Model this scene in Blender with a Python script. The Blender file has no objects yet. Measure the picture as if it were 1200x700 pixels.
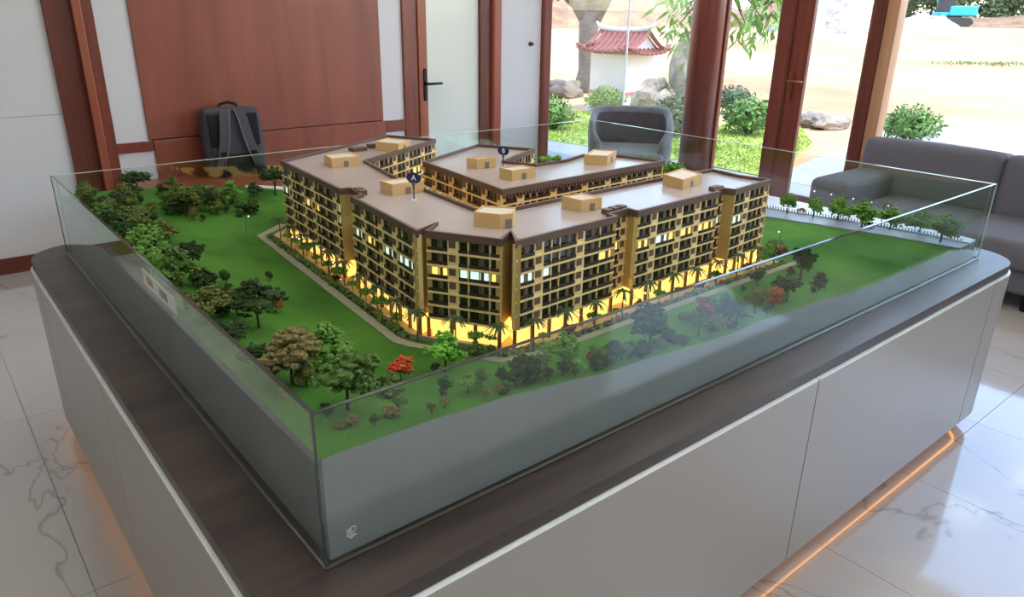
import bpy, bmesh, math, random
from mathutils import Vector, Matrix, noise
random.seed(7)
SC = bpy.context.scene
COL = SC.collection

# ------------------------------------------------------------------ camera
cam_d = bpy.data.cameras.new('camera'); cam = bpy.data.objects.new('camera', cam_d); COL.objects.link(cam)
cam_d.sensor_fit = 'HORIZONTAL'; cam_d.sensor_width = 36.0; cam_d.lens = 36.0*857.15/1200.0
cam_d.clip_start = 0.02; cam_d.clip_end = 1000
ZT = 0.72                                   # height of the display table's top
CP = Vector((-0.3931, -0.9483, ZT+0.8770))
yaw, pitch, roll = 0.8759578, 0.3711839, 0.0159553
fwd = Vector((math.cos(yaw)*math.cos(pitch), math.sin(yaw)*math.cos(pitch), -math.sin(pitch)))
rt = fwd.cross(Vector((0, 0, 1))).normalized(); up = rt.cross(fwd)
r2 = math.cos(roll)*rt + math.sin(roll)*up; u2 = -math.sin(roll)*rt + math.cos(roll)*up
cam.matrix_world = Matrix(((r2.x, u2.x, -fwd.x, CP.x), (r2.y, u2.y, -fwd.y, CP.y), (r2.z, u2.z, -fwd.z, CP.z), (0, 0, 0, 1)))
SC.camera = cam

# ------------------------------------------------------------------ sky, sun, exposure
world = bpy.data.worlds.new('world'); SC.world = world; world.use_nodes = True
wn = world.node_tree; wn.nodes.clear()
sky = wn.nodes.new('ShaderNodeTexSky'); sky.sky_type = 'NISHITA'; sky.sun_disc = False
sky.sun_elevation = math.radians(58); sky.sun_rotation = math.radians(150); sky.altitude = 50
sky.air_density = 1.0; sky.dust_density = 1.2; sky.ozone_density = 1.5
bg = wn.nodes.new('ShaderNodeBackground'); bg.inputs['Strength'].default_value = 1.0
wo = wn.nodes.new('ShaderNodeOutputWorld')
tc = wn.nodes.new('ShaderNodeTexCoord'); cn = wn.nodes.new('ShaderNodeTexNoise'); cn.inputs['Scale'].default_value = 3.2; cn.inputs['Detail'].default_value = 7
cm = wn.nodes.new('ShaderNodeMapping'); cm.inputs['Scale'].default_value = (1, 1, 2.6)
cr_ = wn.nodes.new('ShaderNodeValToRGB'); cr_.color_ramp.elements[0].position = 0.58; cr_.color_ramp.elements[1].position = 0.72
cr_.color_ramp.elements[1].color = (0.85, 0.85, 0.85, 1)
cx = wn.nodes.new('ShaderNodeMix'); cx.data_type = 'RGBA'; cx.inputs[7].default_value = (2.4, 2.45, 2.5, 1)
wn.links.new(tc.outputs['Generated'], cm.inputs[0]); wn.links.new(cm.outputs[0], cn.inputs['Vector']); wn.links.new(cn.outputs['Fac'], cr_.inputs[0]); wn.links.new(cr_.outputs[0], cx.inputs[0])
wn.links.new(sky.outputs[0], cx.inputs[6]); wn.links.new(cx.outputs[2], bg.inputs[0]); wn.links.new(bg.outputs[0], wo.inputs[0])
sun_d = bpy.data.lights.new('sun', 'SUN'); sun_d.energy = 3.2; sun_d.angle = math.radians(0.6); sun_d.color = (1.0, 0.95, 0.87)
sun = bpy.data.objects.new('sun', sun_d); COL.objects.link(sun)
sun.rotation_euler = Vector((-0.13, 0.32, -0.94)).to_track_quat('-Z', 'Y').to_euler()
SC.view_settings.view_transform = 'Standard'; SC.view_settings.look = 'None'
SC.view_settings.exposure = 0.0; SC.view_settings.gamma = 1.0; SC.view_settings.use_curve_mapping = False
LAMP_E = 13.0                                # brightness of the ceiling panel lamps
SC.cycles.use_denoising = True
SC.cycles.max_bounces = 10; SC.cycles.diffuse_bounces = 5; SC.cycles.glossy_bounces = 5
SC.cycles.transparent_max_bounces = 24; SC.cycles.sample_clamp_indirect = 6.0
SC.cycles.caustics_reflective = False; SC.cycles.caustics_refractive = False

# ------------------------------------------------------------------ helpers: materials
def srgb(r, g, b):
    f = lambda c: (c/255/12.92) if c/255 <= 0.04045 else ((c/255+0.055)/1.055)**2.4
    return (f(r), f(g), f(b), 1.0)
MATS = {}
def mat(name, col, rough=0.6, metal=0.0, spec=0.5, var=0.0, vscale=20.0, bump=0.0, bscale=60.0, stretch=None, emit=None, estr=0.0, coat=0.0, col2=None):
    if name in MATS: return MATS[name]
    m = bpy.data.materials.new(name); m.use_nodes = True; MATS[name] = m
    nt = m.node_tree; b = nt.nodes['Principled BSDF']
    c = srgb(*col)
    b.inputs['Base Color'].default_value = c
    b.inputs['Roughness'].default_value = rough; b.inputs['Metallic'].default_value = metal
    b.inputs['Specular IOR Level'].default_value = spec; b.inputs['Coat Weight'].default_value = coat
    b.inputs['Coat Roughness'].default_value = 0.08
    geo = None
    if var or bump or col2:
        geo = nt.nodes.new('ShaderNodeNewGeometry'); mp = nt.nodes.new('ShaderNodeMapping')
        if stretch: mp.inputs['Scale'].default_value = stretch
        nt.links.new(geo.outputs['Position'], mp.inputs['Vector'])
    if var or col2:
        n = nt.nodes.new('ShaderNodeTexNoise'); n.inputs['Scale'].default_value = vscale; n.inputs['Detail'].default_value = 5
        nt.links.new(mp.outputs[0], n.inputs['Vector'])
        cr = nt.nodes.new('ShaderNodeValToRGB'); cr.color_ramp.elements[0].position = 0.33; cr.color_ramp.elements[1].position = 0.67
        if col2:
            cr.color_ramp.elements[0].color = c; cr.color_ramp.elements[1].color = srgb(*col2)
        else:
            cr.color_ramp.elements[0].color = (c[0]*(1-var), c[1]*(1-var), c[2]*(1-var), 1)
            cr.color_ramp.elements[1].color = (min(1, c[0]*(1+var)), min(1, c[1]*(1+var)), min(1, c[2]*(1+var)), 1)
        nt.links.new(n.outputs['Fac'], cr.inputs['Fac']); nt.links.new(cr.outputs['Color'], b.inputs['Base Color'])
    if bump:
        n2 = nt.nodes.new('ShaderNodeTexNoise'); n2.inputs['Scale'].default_value = bscale; n2.inputs['Detail'].default_value = 4
        nt.links.new(mp.outputs[0], n2.inputs['Vector'])
        bp = nt.nodes.new('ShaderNodeBump'); bp.inputs['Strength'].default_value = bump; bp.inputs['Distance'].default_value = 1.0/bscale
        nt.links.new(n2.outputs['Fac'], bp.inputs['Height']); nt.links.new(bp.outputs['Normal'], b.inputs['Normal'])
    if emit:
        b.inputs['Emission Color'].default_value = srgb(*emit); b.inputs['Emission Strength'].default_value = estr
    return m
def glass_mat(name, tint, base=0.04):
    # thin clear sheet: transparent with a Schlick mirror on each face
    if name in MATS: return MATS[name]
    m = bpy.data.materials.new(name); m.use_nodes = True; MATS[name] = m
    nt = m.node_tree; nt.nodes.clear()
    out = nt.nodes.new('ShaderNodeOutputMaterial'); mix = nt.nodes.new('ShaderNodeMixShader')
    tr = nt.nodes.new('ShaderNodeBsdfTransparent'); tr.inputs['Color'].default_value = tint
    gl = nt.nodes.new('ShaderNodeBsdfGlossy'); gl.inputs['Roughness'].default_value = 0.0; gl.inputs['Color'].default_value = (0.95, 1.0, 0.96, 1)
    lw = nt.nodes.new('ShaderNodeLayerWeight'); lw.inputs['Blend'].default_value = 0.5
    pw = nt.nodes.new('ShaderNodeMath'); pw.operation = 'POWER'; pw.inputs[1].default_value = 5.0
    ma = nt.nodes.new('ShaderNodeMath'); ma.operation = 'MULTIPLY_ADD'; ma.inputs[1].default_value = 1-base; ma.inputs[2].default_value = base
    nt.links.new(lw.outputs['Facing'], pw.inputs[0]); nt.links.new(pw.outputs[0], ma.inputs[0]); nt.links.new(ma.outputs[0], mix.inputs[0])
    nt.links.new(tr.outputs[0], mix.inputs[1]); nt.links.new(gl.outputs[0], mix.inputs[2]); nt.links.new(mix.outputs[0], out.inputs[0])
    return m
def wood_mat(name, c1, c2, rough=0.35, scale=(30, 30, 1.5), coat=0.15):
    if name in MATS: return MATS[name]
    m = bpy.data.materials.new(name); m.use_nodes = True; MATS[name] = m
    nt = m.node_tree; b = nt.nodes['Principled BSDF']
    geo = nt.nodes.new('ShaderNodeNewGeometry'); mp = nt.nodes.new('ShaderNodeMapping'); mp.inputs['Scale'].default_value = scale
    n = nt.nodes.new('ShaderNodeTexNoise'); n.inputs['Scale'].default_value = 1.0; n.inputs['Detail'].default_value = 6; n.inputs['Distortion'].default_value = 0.6
    cr = nt.nodes.new('ShaderNodeValToRGB'); cr.color_ramp.elements[0].position = 0.3; cr.color_ramp.elements[1].position = 0.72
    cr.color_ramp.elements[0].color = srgb(*c1); cr.color_ramp.elements[1].color = srgb(*c2)
    nt.links.new(geo.outputs['Position'], mp.inputs[0]); nt.links.new(mp.outputs[0], n.inputs['Vector'])
    nt.links.new(n.outputs['Fac'], cr.inputs[0]); nt.links.new(cr.outputs[0], b.inputs['Base Color'])
    b.inputs['Roughness'].default_value = rough; b.inputs['Coat Weight'].default_value = coat
    return m
def marble_mat():
    m = bpy.data.materials.new('marble_tile'); m.use_nodes = True
    nt = m.node_tree; b = nt.nodes['Principled BSDF']
    geo = nt.nodes.new('ShaderNodeNewGeometry'); mp = nt.nodes.new('ShaderNodeMapping'); mp.inputs['Scale'].default_value = (0.9, 0.55, 1)
    mp.inputs['Rotation'].default_value = (0, 0, 0.5)
    n = nt.nodes.new('ShaderNodeTexNoise'); n.inputs['Scale'].default_value = 1.3; n.inputs['Detail'].default_value = 5; n.inputs['Distortion'].default_value = .7; n.inputs['Roughness'].default_value = 0.55
    s = nt.nodes.new('ShaderNodeMath'); s.operation = 'SUBTRACT'; s.inputs[1].default_value = 0.5
    a = nt.nodes.new('ShaderNodeMath'); a.operation = 'ABSOLUTE'
    cr = nt.nodes.new('ShaderNodeValToRGB')
    cr.color_ramp.elements[0].position = 0.0; cr.color_ramp.elements[0].color = srgb(142, 136, 133)
    cr.color_ramp.elements[1].position = 0.005; cr.color_ramp.elements[1].color = srgb(174, 170, 167)
    e = cr.color_ramp.elements.new(0.2); e.color = srgb(182, 178, 175)
    nt.links.new(geo.outputs['Position'], mp.inputs[0]); nt.links.new(mp.outputs[0], n.inputs['Vector'])
    nt.links.new(n.outputs['Fac'], s.inputs[0]); nt.links.new(s.outputs[0], a.inputs[0]); nt.links.new(a.outputs[0], cr.inputs[0])
    nt.links.new(cr.outputs[0], b.inputs['Base Color'])
    b.inputs['Roughness'].default_value = 0.1; b.inputs['Specular IOR Level'].default_value = 0.8; b.inputs['Coat Weight'].default_value = 0.6; b.inputs['Coat Roughness'].default_value = 0.035
    return m

# ------------------------------------------------------------------ helpers: meshes and objects
class MB:
    def __init__(s): s.v = []; s.f = []; s.mi = []
    def add(s, vs, fs, mi=0):
        o = len(s.v); s.v += [tuple(p) for p in vs]; s.f += [tuple(i+o for i in f) for f in fs]; s.mi += [mi]*len(fs); return s
    def box(s, x0, y0, z0, x1, y1, z1, mi=0):
        return s.add([(x0, y0, z0), (x1, y0, z0), (x1, y1, z0), (x0, y1, z0), (x0, y0, z1), (x1, y0, z1), (x1, y1, z1), (x0, y1, z1)],
                     [(0, 3, 2, 1), (4, 5, 6, 7), (0, 1, 5, 4), (1, 2, 6, 5), (2, 3, 7, 6), (3, 0, 4, 7)], mi)
    def fbox(s, p, t, n, u0, u1, d0, d1, z0, z1, mi=0):
        # box in a facade frame: p origin, t along, n outward
        P = lambda u, d, z: (p[0]+t[0]*u+n[0]*d, p[1]+t[1]*u+n[1]*d, z)
        return s.add([P(u0, d1, z0), P(u1, d1, z0), P(u1, d0, z0), P(u0, d0, z0), P(u0, d1, z1), P(u1, d1, z1), P(u1, d0, z1), P(u0, d0, z1)],
                     [(0, 3, 2, 1), (4, 5, 6, 7), (0, 1, 5, 4), (1, 2, 6, 5), (2, 3, 7, 6), (3, 0, 4, 7)], mi)
    def prism(s, poly, z0, z1, mi=0, mtop=None):
        n = len(poly); vs = [(x, y, z0) for x, y in poly]+[(x, y, z1) for x, y in poly]
        s.add(vs, [(i, (i+1) % n, n+(i+1) % n, n+i) for i in range(n)]+[tuple(range(n-1, -1, -1))], mi)
        s.add([(x, y, z1) for x, y in poly], [tuple(range(n))], mi if mtop is None else mtop); return s
    def tube(s, pts, rad, n=8, mi=0, cap=True):
        pts = [Vector(p) for p in pts]; rr = rad if isinstance(rad, (list, tuple)) else [rad]*len(pts)
        vs = []
        for i, p in enumerate(pts):
            d = (pts[min(i+1, len(pts)-1)]-pts[max(i-1, 0)]).normalized()
            a = d.orthogonal().normalized() if i == 0 else (a-d*a.dot(d)).normalized()
            b = d.cross(a)
            for k in range(n):
                w = 2*math.pi*k/n; vs.append(p+(a*math.cos(w)+b*math.sin(w))*rr[i])
        fs = [(i*n+k, i*n+(k+1) % n, (i+1)*n+(k+1) % n, (i+1)*n+k) for i in range(len(pts)-1) for k in range(n)]
        if cap: fs += [tuple(range(n-1, -1, -1)), tuple(range((len(pts)-1)*n, len(pts)*n))]
        return s.add(vs, fs, mi)
    def blob(s, c, r, rng, jit=0.2, sub=1, sq=(1, 1, 1), mi=0):
        V, F = ICO[sub]
        vs = []
        for v in V:
            k = r*(1+rng.uniform(-jit, jit)); vs.append((c[0]+v[0]*k*sq[0], c[1]+v[1]*k*sq[1], c[2]+v[2]*k*sq[2]))
        return s.add(vs, F, mi)
    def mesh(s, name, mats, smooth=False):
        me = bpy.data.meshes.new(name); me.from_pydata(s.v, [], s.f)
        for m in (mats if isinstance(mats, (list, tuple)) else [mats]): me.materials.append(m)
        me.polygons.foreach_set('material_index', s.mi)
        if smooth: me.polygons.foreach_set('use_smooth', [True]*len(s.f))
        me.update(); return me
    def build(s, name, mats, parent=None, smooth=False, bevel=0, seg=2):
        o = link(name, s.mesh(name, mats, smooth), parent)
        if bevel:
            b = o.modifiers.new('bevel', 'BEVEL'); b.width = bevel; b.segments = seg; b.limit_method = 'ANGLE'; b.angle_limit = 0.6
        return o
ICO = {}
for sub in (1, 2, 3):
    bm = bmesh.new(); bmesh.ops.create_icosphere(bm, subdivisions=sub, radius=1.0)
    ICO[sub] = ([tuple(v.co) for v in bm.verts], [tuple(v.index for v in f.verts) for f in bm.faces]); bm.free()
def link(name, data, parent=None):
    o = bpy.data.objects.new(name, data); COL.objects.link(o); o.parent = parent; return o
def tag(o, label=None, cat=None, group=None, kind=None):
    if label: o['label'] = label
    if cat: o['category'] = cat
    if group: o['group'] = group
    if kind: o['kind'] = kind
    return o
def thing(name, label, cat, loc=(0, 0, 0), rz=0, group=None):
    o = link(name, None); o.location = loc; o.rotation_euler = (0, 0, rz); o.empty_display_size = 0.05
    return tag(o, label, cat, group)
def rbox(name, x0, y0, z0, x1, y1, z1, r, m, parent=None, seg=4, puff=0.0):
    bm = bmesh.new(); bmesh.ops.create_cube(bm, size=1.0)
    for v in bm.verts: v.co = ((x0+x1)/2+v.co.x*(x1-x0), (y0+y1)/2+v.co.y*(y1-y0), (z0+z1)/2+v.co.z*(z1-z0))
    if puff:
        bmesh.ops.subdivide_edges(bm, edges=bm.edges[:], cuts=5, use_grid_fill=True)
        c = Vector(((x0+x1)/2, (y0+y1)/2, (z0+z1)/2)); h = Vector(((x1-x0)/2, (y1-y0)/2, (z1-z0)/2))
        for v in bm.verts:
            q = Vector(((v.co.x-c.x)/h.x, (v.co.y-c.y)/h.y, (v.co.z-c.z)/h.z))
            for ax in range(3):
                if abs(abs(q[ax])-1) < 1e-4:
                    o1, o2 = [k for k in range(3) if k != ax]
                    v.co[ax] += math.copysign(puff*(1-q[o1]**2)*(1-q[o2]**2), q[ax])
            e = [k for k in range(3) if abs(q[k]) > 0.99]
        me = bpy.data.meshes.new(name); bm.to_mesh(me); bm.free(); me.materials.append(m)
        me.polygons.foreach_set('use_smooth', [True]*len(me.polygons))
        o = link(name, me, parent); b = o.modifiers.new('bevel', 'BEVEL'); b.width = r; b.segments = seg; b.limit_method = 'ANGLE'; b.angle_limit = 0.9
        return o
    bmesh.ops.bevel(bm, geom=bm.edges[:], offset=r, segments=seg, affect='EDGES', profile=0.5)
    me = bpy.data.meshes.new(name); bm.to_mesh(me); bm.free(); me.materials.append(m)
    me.polygons.foreach_set('use_smooth', [True]*len(me.polygons))
    return link(name, me, parent)
def text_mesh(name, body, size, m, depth=0.0004):
    cu = bpy.data.curves.new(name, 'FONT'); cu.body = body; cu.size = size; cu.align_x = 'CENTER'; cu.align_y = 'CENTER'; cu.extrude = depth
    t = bpy.data.objects.new(name, cu); COL.objects.link(t)
    bpy.context.view_layer.update()
    me = bpy.data.meshes.new_from_object(t.evaluated_get(bpy.context.evaluated_depsgraph_get()))
    bpy.data.objects.remove(t); bpy.data.curves.remove(cu); me.name = name; me.materials.clear(); me.materials.append(m); return me
def place_axes(o, origin, ax, ay):
    ax = Vector(ax).normalized(); ay = Vector(ay); ay = (ay-ax*ay.dot(ax)).normalized(); az = ax.cross(ay)
    o.matrix_basis = Matrix(((ax.x, ay.x, az.x, origin[0]), (ax.y, ay.y, az.y, origin[1]), (ax.z, ay.z, az.z, origin[2]), (0, 0, 0, 1)))
def struct(o): o['kind'] = 'structure'; return o

# shared materials
WHITE = mat('white_wall_paint', (206, 207, 211), 0.45)
TILEW = mat('white_wall_tile', (208, 209, 211), 0.25)
WOOD = wood_mat('red_brown_wood', (104, 48, 34), (130, 64, 46), 0.38)
WOODP = wood_mat('red_brown_panel', (122, 63, 45), (144, 79, 58), 0.42, (6, 6, 0.9))
WOODD = wood_mat('dark_red_wood', (86, 38, 27), (108, 50, 34), 0.4)
WOODL = wood_mat('light_red_wood', (136, 70, 47), (156, 86, 60), 0.38)
WOOD_SUNLIT = wood_mat('sunlit_reveal_wood', (176, 128, 94), (198, 150, 114), 0.45)  # reveal beside the door: sunlight on it is put into the wood colour
BLACK = mat('black_metal', (22, 22, 24), 0.35, 0.6)
BRASS = mat('copper_brass', (160, 100, 62), 0.3, 0.9)
WINGLASS = glass_mat('window_glass', (0.97, 0.985, 0.98, 1))

# ------------------------------------------------------------------ the room shell
X0, X1, Y0, Y1, ZC = -3.6, 5.62, -4.4, 4.5, 3.5
floor = struct(MB().box(X0-.2, Y0-.2, -0.12, X1+.1, Y1+.1, -0.008).build('floor', mat('grout', (120, 112, 108), 0.8)))
MARBLE = marble_mat()
tx, ty = 0.625, 1.25
tile_me = {}
ix0 = math.floor((X0-2.88)/tx); iy0 = math.floor((Y0+0.13)/ty)
for i in range(ix0, 6):
    for j in range(iy0, 5):
        a, b = 2.88+i*tx, 2.88+(i+1)*tx; c, d = -0.13+j*ty, -0.13+(j+1)*ty
        a, b, c, d = max(a, X0), min(b, X1), max(c, Y0), min(d, Y1)
        if b-a < .02 or d-c < .02: continue
        k = (round(b-a, 3), round(d-c, 3))
        if k not in tile_me: tile_me[k] = MB().box(0.001, 0.001, -0.008, k[0]-.001, k[1]-.001, 0).mesh('floor_tile', MARBLE)
        t = link('floor_tile', tile_me[k], floor); t.location = (a, c, 0)
ceiling = struct(MB().box(X0-.2, Y0-.2, ZC, X1+.8, Y1+.8, ZC+.15).build('ceiling', mat('ceiling_paint', (232, 231, 228), 0.7)))
wl = struct(MB().box(X0-.15, Y0, 0, X0, Y1, ZC).build('wall_left', WHITE))
wf = struct(MB().box(X0, Y0-.15, 0, X1, Y0, ZC).build('wall_front', WHITE))

# back wall: white tiled part, wood panelled part, door, white bay
wb = struct(MB().box(X0, Y1+.02, 0, 4.46, Y1+.16, ZC).build('wall_back', WHITE))
k = 0
for xa, xb in ((-3.6, -2.37), (-2.37, -1.14), (-1.14, 0.45)):
    for za, zb in ((0.1, 0.965), (0.965, 1.83), (1.83, 2.695), (2.695, ZC)):
        MB().box(xa+.002, Y1-.004, za+.0015, xb-.002, Y1+.02, zb-.0015).build('wall_tile', TILEW, wb)
struct(MB().box(X0, Y1-.02, 0, 0.45, Y1+.0, 0.1).build('baseboard_back', WOODD))
struct(MB().box(0.43, Y1-.03, 0, 0.58, Y1+.02, ZC).build('trim_1', WOODD, bevel=.004))
struct(MB().box(0.58, Y1-.075, 0, 0.63, Y1+.02, ZC).build('trim_2', WOODL, bevel=.006))
pw = wb
MB().box(0.63, Y1-.03, 0, 0.70, Y1+.02, ZC).build('frame_stile', WOOD, pw, bevel=.003)
MB().box(0.70, Y1-.03, 0.69, 0.925, Y1+.02, 0.755).build('frame_rail', WOOD, pw, bevel=.003)
MB().box(0.70, Y1-.012, 0.755, 0.905, Y1+.02, ZC).build('white_panel', WHITE, pw)
MB().box(0.70, Y1-.012, 0.1, 0.93, Y1+.02, 0.69).build('white_panel', WHITE, pw)
MB().box(0.905, Y1-.028, 0.765, 2.715, Y1+.02, ZC).build('wood_panel', WOODP, pw, bevel=.003)
MB().box(0.93, Y1-.028, 0.1, 2.735, Y1+.02, 0.757).build('wood_panel', WOODP, pw, bevel=.003)
MB().box(2.715, Y1-.012, 0.755, 2.925, Y1+.02, ZC).build('white_panel', WHITE, pw)
MB().box(2.735, Y1-.012, 0.1, 2.94, Y1+.02, 0.665).build('white_panel', WHITE, pw)
MB().box(2.73, Y1-.03, 0.665, 2.945, Y1+.02, 0.755).build('frame_rail', WOOD, pw, bevel=.003)
struct(MB().box(2.925, Y1-.035, 0, 3.06, Y1+.02, ZC).build('trim_3', WOOD, bevel=.004))
d1 = struct(link('door_1', None))
MB().box(3.06, Y1-.05, 0, 3.145, Y1+.02, 2.25).build('door_stile', WOODL, d1, bevel=.006)
MB().box(3.06, Y1-.05, 2.25, 3.70, Y1+.02, 2.36).build('door_head', WOOD, d1, bevel=.006)
MB().box(3.145, Y1-.02, 0.12, 3.70, Y1+.018, 2.25).build('frosted_pane', mat('frosted_white_glass', (212, 219, 213), 0.12, spec=.6), d1)
MB().box(3.145, Y1-.04, 0, 3.70, Y1+.02, 0.12).build('door_rail', WOOD, d1, bevel=.006)
MB().box(3.10, Y1-.06, 0.90, 3.13, Y1-.05, 1.16).build('handle_plate', BLACK, d1, bevel=.003)
MB().tube([(3.115, Y1-.055, 1.04), (3.115, Y1-.10, 1.04), (3.13, Y1-.105, 1.04), (3.25, Y1-.105, 1.04)], .011, 8).build('lever_handle', BLACK, d1, smooth=True)
struct(MB().box(3.70, Y1-.05, 0, 3.815, Y1+.02, ZC).build('trim_4', WOODD, bevel=.004))
struct(MB().box(3.815, Y1-.09, 0, 3.915, Y1+.02, ZC).build('trim_5', WOODL, bevel=.02, seg=3))
MB().box(3.915, Y1-.01, 0, 4.44, Y1+.02, ZC).build('white_bay_panel', WHITE, wb)
hk = MB().tube([(4.31, Y1-.011, 1.34), (4.31, Y1-.05, 1.34)], [.022, .014], 10).build('wall_hook', WOODD, smooth=True)
tag(hk, 'tiny dark brown peg on the white wall bay beside the window', 'hook')

# glazed corner: window in the back wall, then the window wall with a double door
w1 = struct(link('window_1', None))
MB().box(4.44, Y1-.05, 0, 4.55, Y1+.06, ZC).build('window_frame', WOOD, w1, bevel=.02, seg=3)
MB().box(4.55, Y1+.0, 0.06, 5.65, Y1+.01, ZC).build('pane', WINGLASS, w1)
MB().box(4.55, Y1-.03, 0, 5.65, Y1+.04, .06).build('sill_rail', WOODD, w1)
MB().box(5.65, Y1-.006, .06, 5.662, Y1+.012, ZC).build('glass_joint', mat('silicone_joint', (225, 230, 228), .4), w1)
XW = 5.62
w2 = struct(link('window_2', None))
MB().box(XW+.03, 3.52, .06, XW+.04, Y1, ZC).build('pane', WINGLASS, w2)
MB().box(XW, 3.52, 0, XW+.06, Y1, .06).build('sill_rail', WOODD, w2)
MB().box(XW-.02, 3.545, 0, XW+.05, 3.60, ZC).build('mullion', WOODD, w2, bevel=.01)
col = MB().tube([(XW-.08, 3.43, 0), (XW-.08, 3.43, ZC)], .15, 40).build('trim_6', WOOD, smooth=True); struct(col)
d2 = struct(link('door_2', None))
def leaf(ya, yb, sa, sb):
    MB().box(XW, ya, 0, XW+.05, ya+sa, 2.4).build('door_stile', WOOD, d2, bevel=.008)
    MB().box(XW, yb-sb, 0, XW+.05, yb, 2.4).build('door_stile', WOOD, d2, bevel=.008)
    MB().box(XW, ya+sa, 2.28, XW+.05, yb-sb, 2.4).build('door_rail', WOOD, d2, bevel=.008)
    MB().box(XW, ya+sa, 0, XW+.05, yb-sb, .14).build('door_rail', WOOD, d2, bevel=.008)
    MB().box(XW+.02, ya+sa, .14, XW+.03, yb-sb, 2.28).build('pane', WINGLASS, d2)
leaf(2.625, 3.32, .135, .04); leaf(1.94, 2.615, .035, .165)
MB().box(XW-.012, 2.605, 0, XW+.0, 2.635, 2.4).build('astragal', WOODD, d2, bevel=.003)
hp = MB().box(XW-.012, 2.545, .93, XW, 2.59, 1.17).build('handle_plate', BRASS, d2, bevel=.003)
MB().tube([(XW-.01, 2.565, 1.10), (XW-.06, 2.565, 1.10), (XW-.065, 2.55, 1.10), (XW-.065, 2.43, 1.095)], .011, 8).build('lever_handle', BRASS, d2, smooth=True)
MB().box(XW-.04, 1.85, 0, XW+.08, 1.94, ZC).build('door_frame', WOODD, d2, bevel=.006)
MB().box(XW, 1.94, 2.4, XW+.05, 3.32, ZC).build('transom_pane', WINGLASS, d2)
w3 = struct(link('window_3', None))
MB().box(XW-.02, 1.755, 0, XW+.10, 1.85, ZC).build('window_frame', WOOD_SUNLIT, w3, bevel=.004)
MB().box(XW+.02, -1.2, .06, XW+.03, 1.755, ZC).build('pane', WINGLASS, w3)
MB().box(XW+.02, Y0, .06, XW+.03, -1.3, ZC).build('pane', WINGLASS, w3)
MB().box(XW-.02, -1.3, 0, XW+.08, -1.2, ZC).build('mullion', WOODD, w3, bevel=.006)
MB().box(XW, Y0, 0, XW+.06, 1.755, .06).build('sill_rail', WOODD, w3)

# ceiling lamps, all unseen; those round the table added to brighten the model
LAMPF = mat('lamp_frame', (235, 235, 235), .4); LAMPD = mat('lamp_diffuser', (250, 250, 250), .5, emit=(255, 250, 240), estr=LAMP_E)
def unseen_ceiling_lamp(x, y, where):
    t = thing('unseen_ceiling_lamp', 'square white panel lamp in the ceiling '+where, 'lamp', (x, y, ZC))
    MB().box(-.32, -.32, -.03, .32, .32, 0).build('lamp_frame', LAMPF, t)
    MB().box(-.29, -.29, -.034, .29, .29, -.03).build('diffuser', LAMPD, t)
for x, y, w in ((-1.6, 2.2, 'by the tiled wall'), (2.0, 3.4, 'above the wooden ledge'), (4.2, 2.9, 'above the tub chair'), (-1.7, -2.4, 'in the far left corner'), (1.2, -3.0, 'by the front wall'), (4.2, -2.4, 'above the far end of the sofa'),
                (0.5, 0.6, 'added above the front corner of the table'), (2.2, 0.6, 'added above the right end of the table'), (3.5, 1.1, 'added between the table and the sofa'), (2.2, 1.9, 'added above the back of the table'),
                (0.3, -1.0, 'added in front of the table corner'), (1.9, -1.0, 'added in front of the table side'), (-0.8, -1.3, 'added off the near left corner of the table')):
    unseen_ceiling_lamp(x, y, w)

# ------------------------------------------------------------------ display table
RIM = wood_mat('dark_brown_top', (46, 38, 36), (80, 67, 61), 0.45, (1.6, 9, 9), 0.1)
PANEL = mat('greige_panel', (158, 152, 145), 0.3, spec=.5)
PEDGE_LIT = mat('lit_panel_edge', (238, 244, 242), 0.25)  # panel tops coloured white for the light they catch
def rrect(x0, y0, x1, y1, r, n=8):
    P = []
    for cx, cy, a0 in ((x0+r, y0+r, math.pi), (x1-r, y0+r, 1.5*math.pi), (x1-r, y1-r, 0), (x0+r, y1-r, .5*math.pi)):
        for k in range(n+1):
            a = a0+k*math.pi/2/n; P.append((cx+r*math.cos(a), cy+r*math.sin(a)))
    return P
TX0, TY0, TX1, TY1, TR = -0.122, -0.112, 2.955, 2.315, 0.17
table = thing('display_table', 'long low display table with dark brown top and greige panelled sides', 'table', (0, 0, 0))
MB().prism(rrect(TX0, TY0, TX1, TY1, TR), ZT-.034, ZT).build('table_top', RIM, table, bevel=.003)
MB().prism(rrect(TX0+.02, TY0+.02, TX1-.02, TY1-.02, TR-.02), .09, ZT-.034).build('carcass', mat('carcass_dark', (70, 66, 62), .7), table)
MB().prism(rrect(TX0+.12, TY0+.12, TX1-.12, TY1-.12, .08), 0, .09).build('plinth', mat('plinth_dark', (92, 80, 68), .6), table)
LED = mat('warm_led_strip', (255, 190, 110), .5, emit=(255, 166, 68), estr=4.5)
ZB, ZP = .072, ZT-.036
OFF = .008
def panel_straight(axis, a, b, side):
    m = MB()
    if axis == 'x':
        y = TY0-OFF if side < 0 else TY1+OFF; ya, yb = (y, y+.022) if side < 0 else (y-.022, y)
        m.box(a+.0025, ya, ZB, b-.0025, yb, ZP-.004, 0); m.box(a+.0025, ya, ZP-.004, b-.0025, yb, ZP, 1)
    else:
        x = TX0-OFF if side < 0 else TX1+OFF; xa, xb = (x, x+.022) if side < 0 else (x-.022, x)
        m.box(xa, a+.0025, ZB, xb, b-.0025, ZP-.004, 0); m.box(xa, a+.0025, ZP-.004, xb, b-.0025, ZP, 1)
    return m.build('side_panel', [PANEL, PEDGE_LIT], table)
for a, b in ((TX0+TR, 1.39), (1.39, TX1-TR-.12)): panel_straight('x', a, b, -1); panel_straight('x', a, b, 1)
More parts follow.
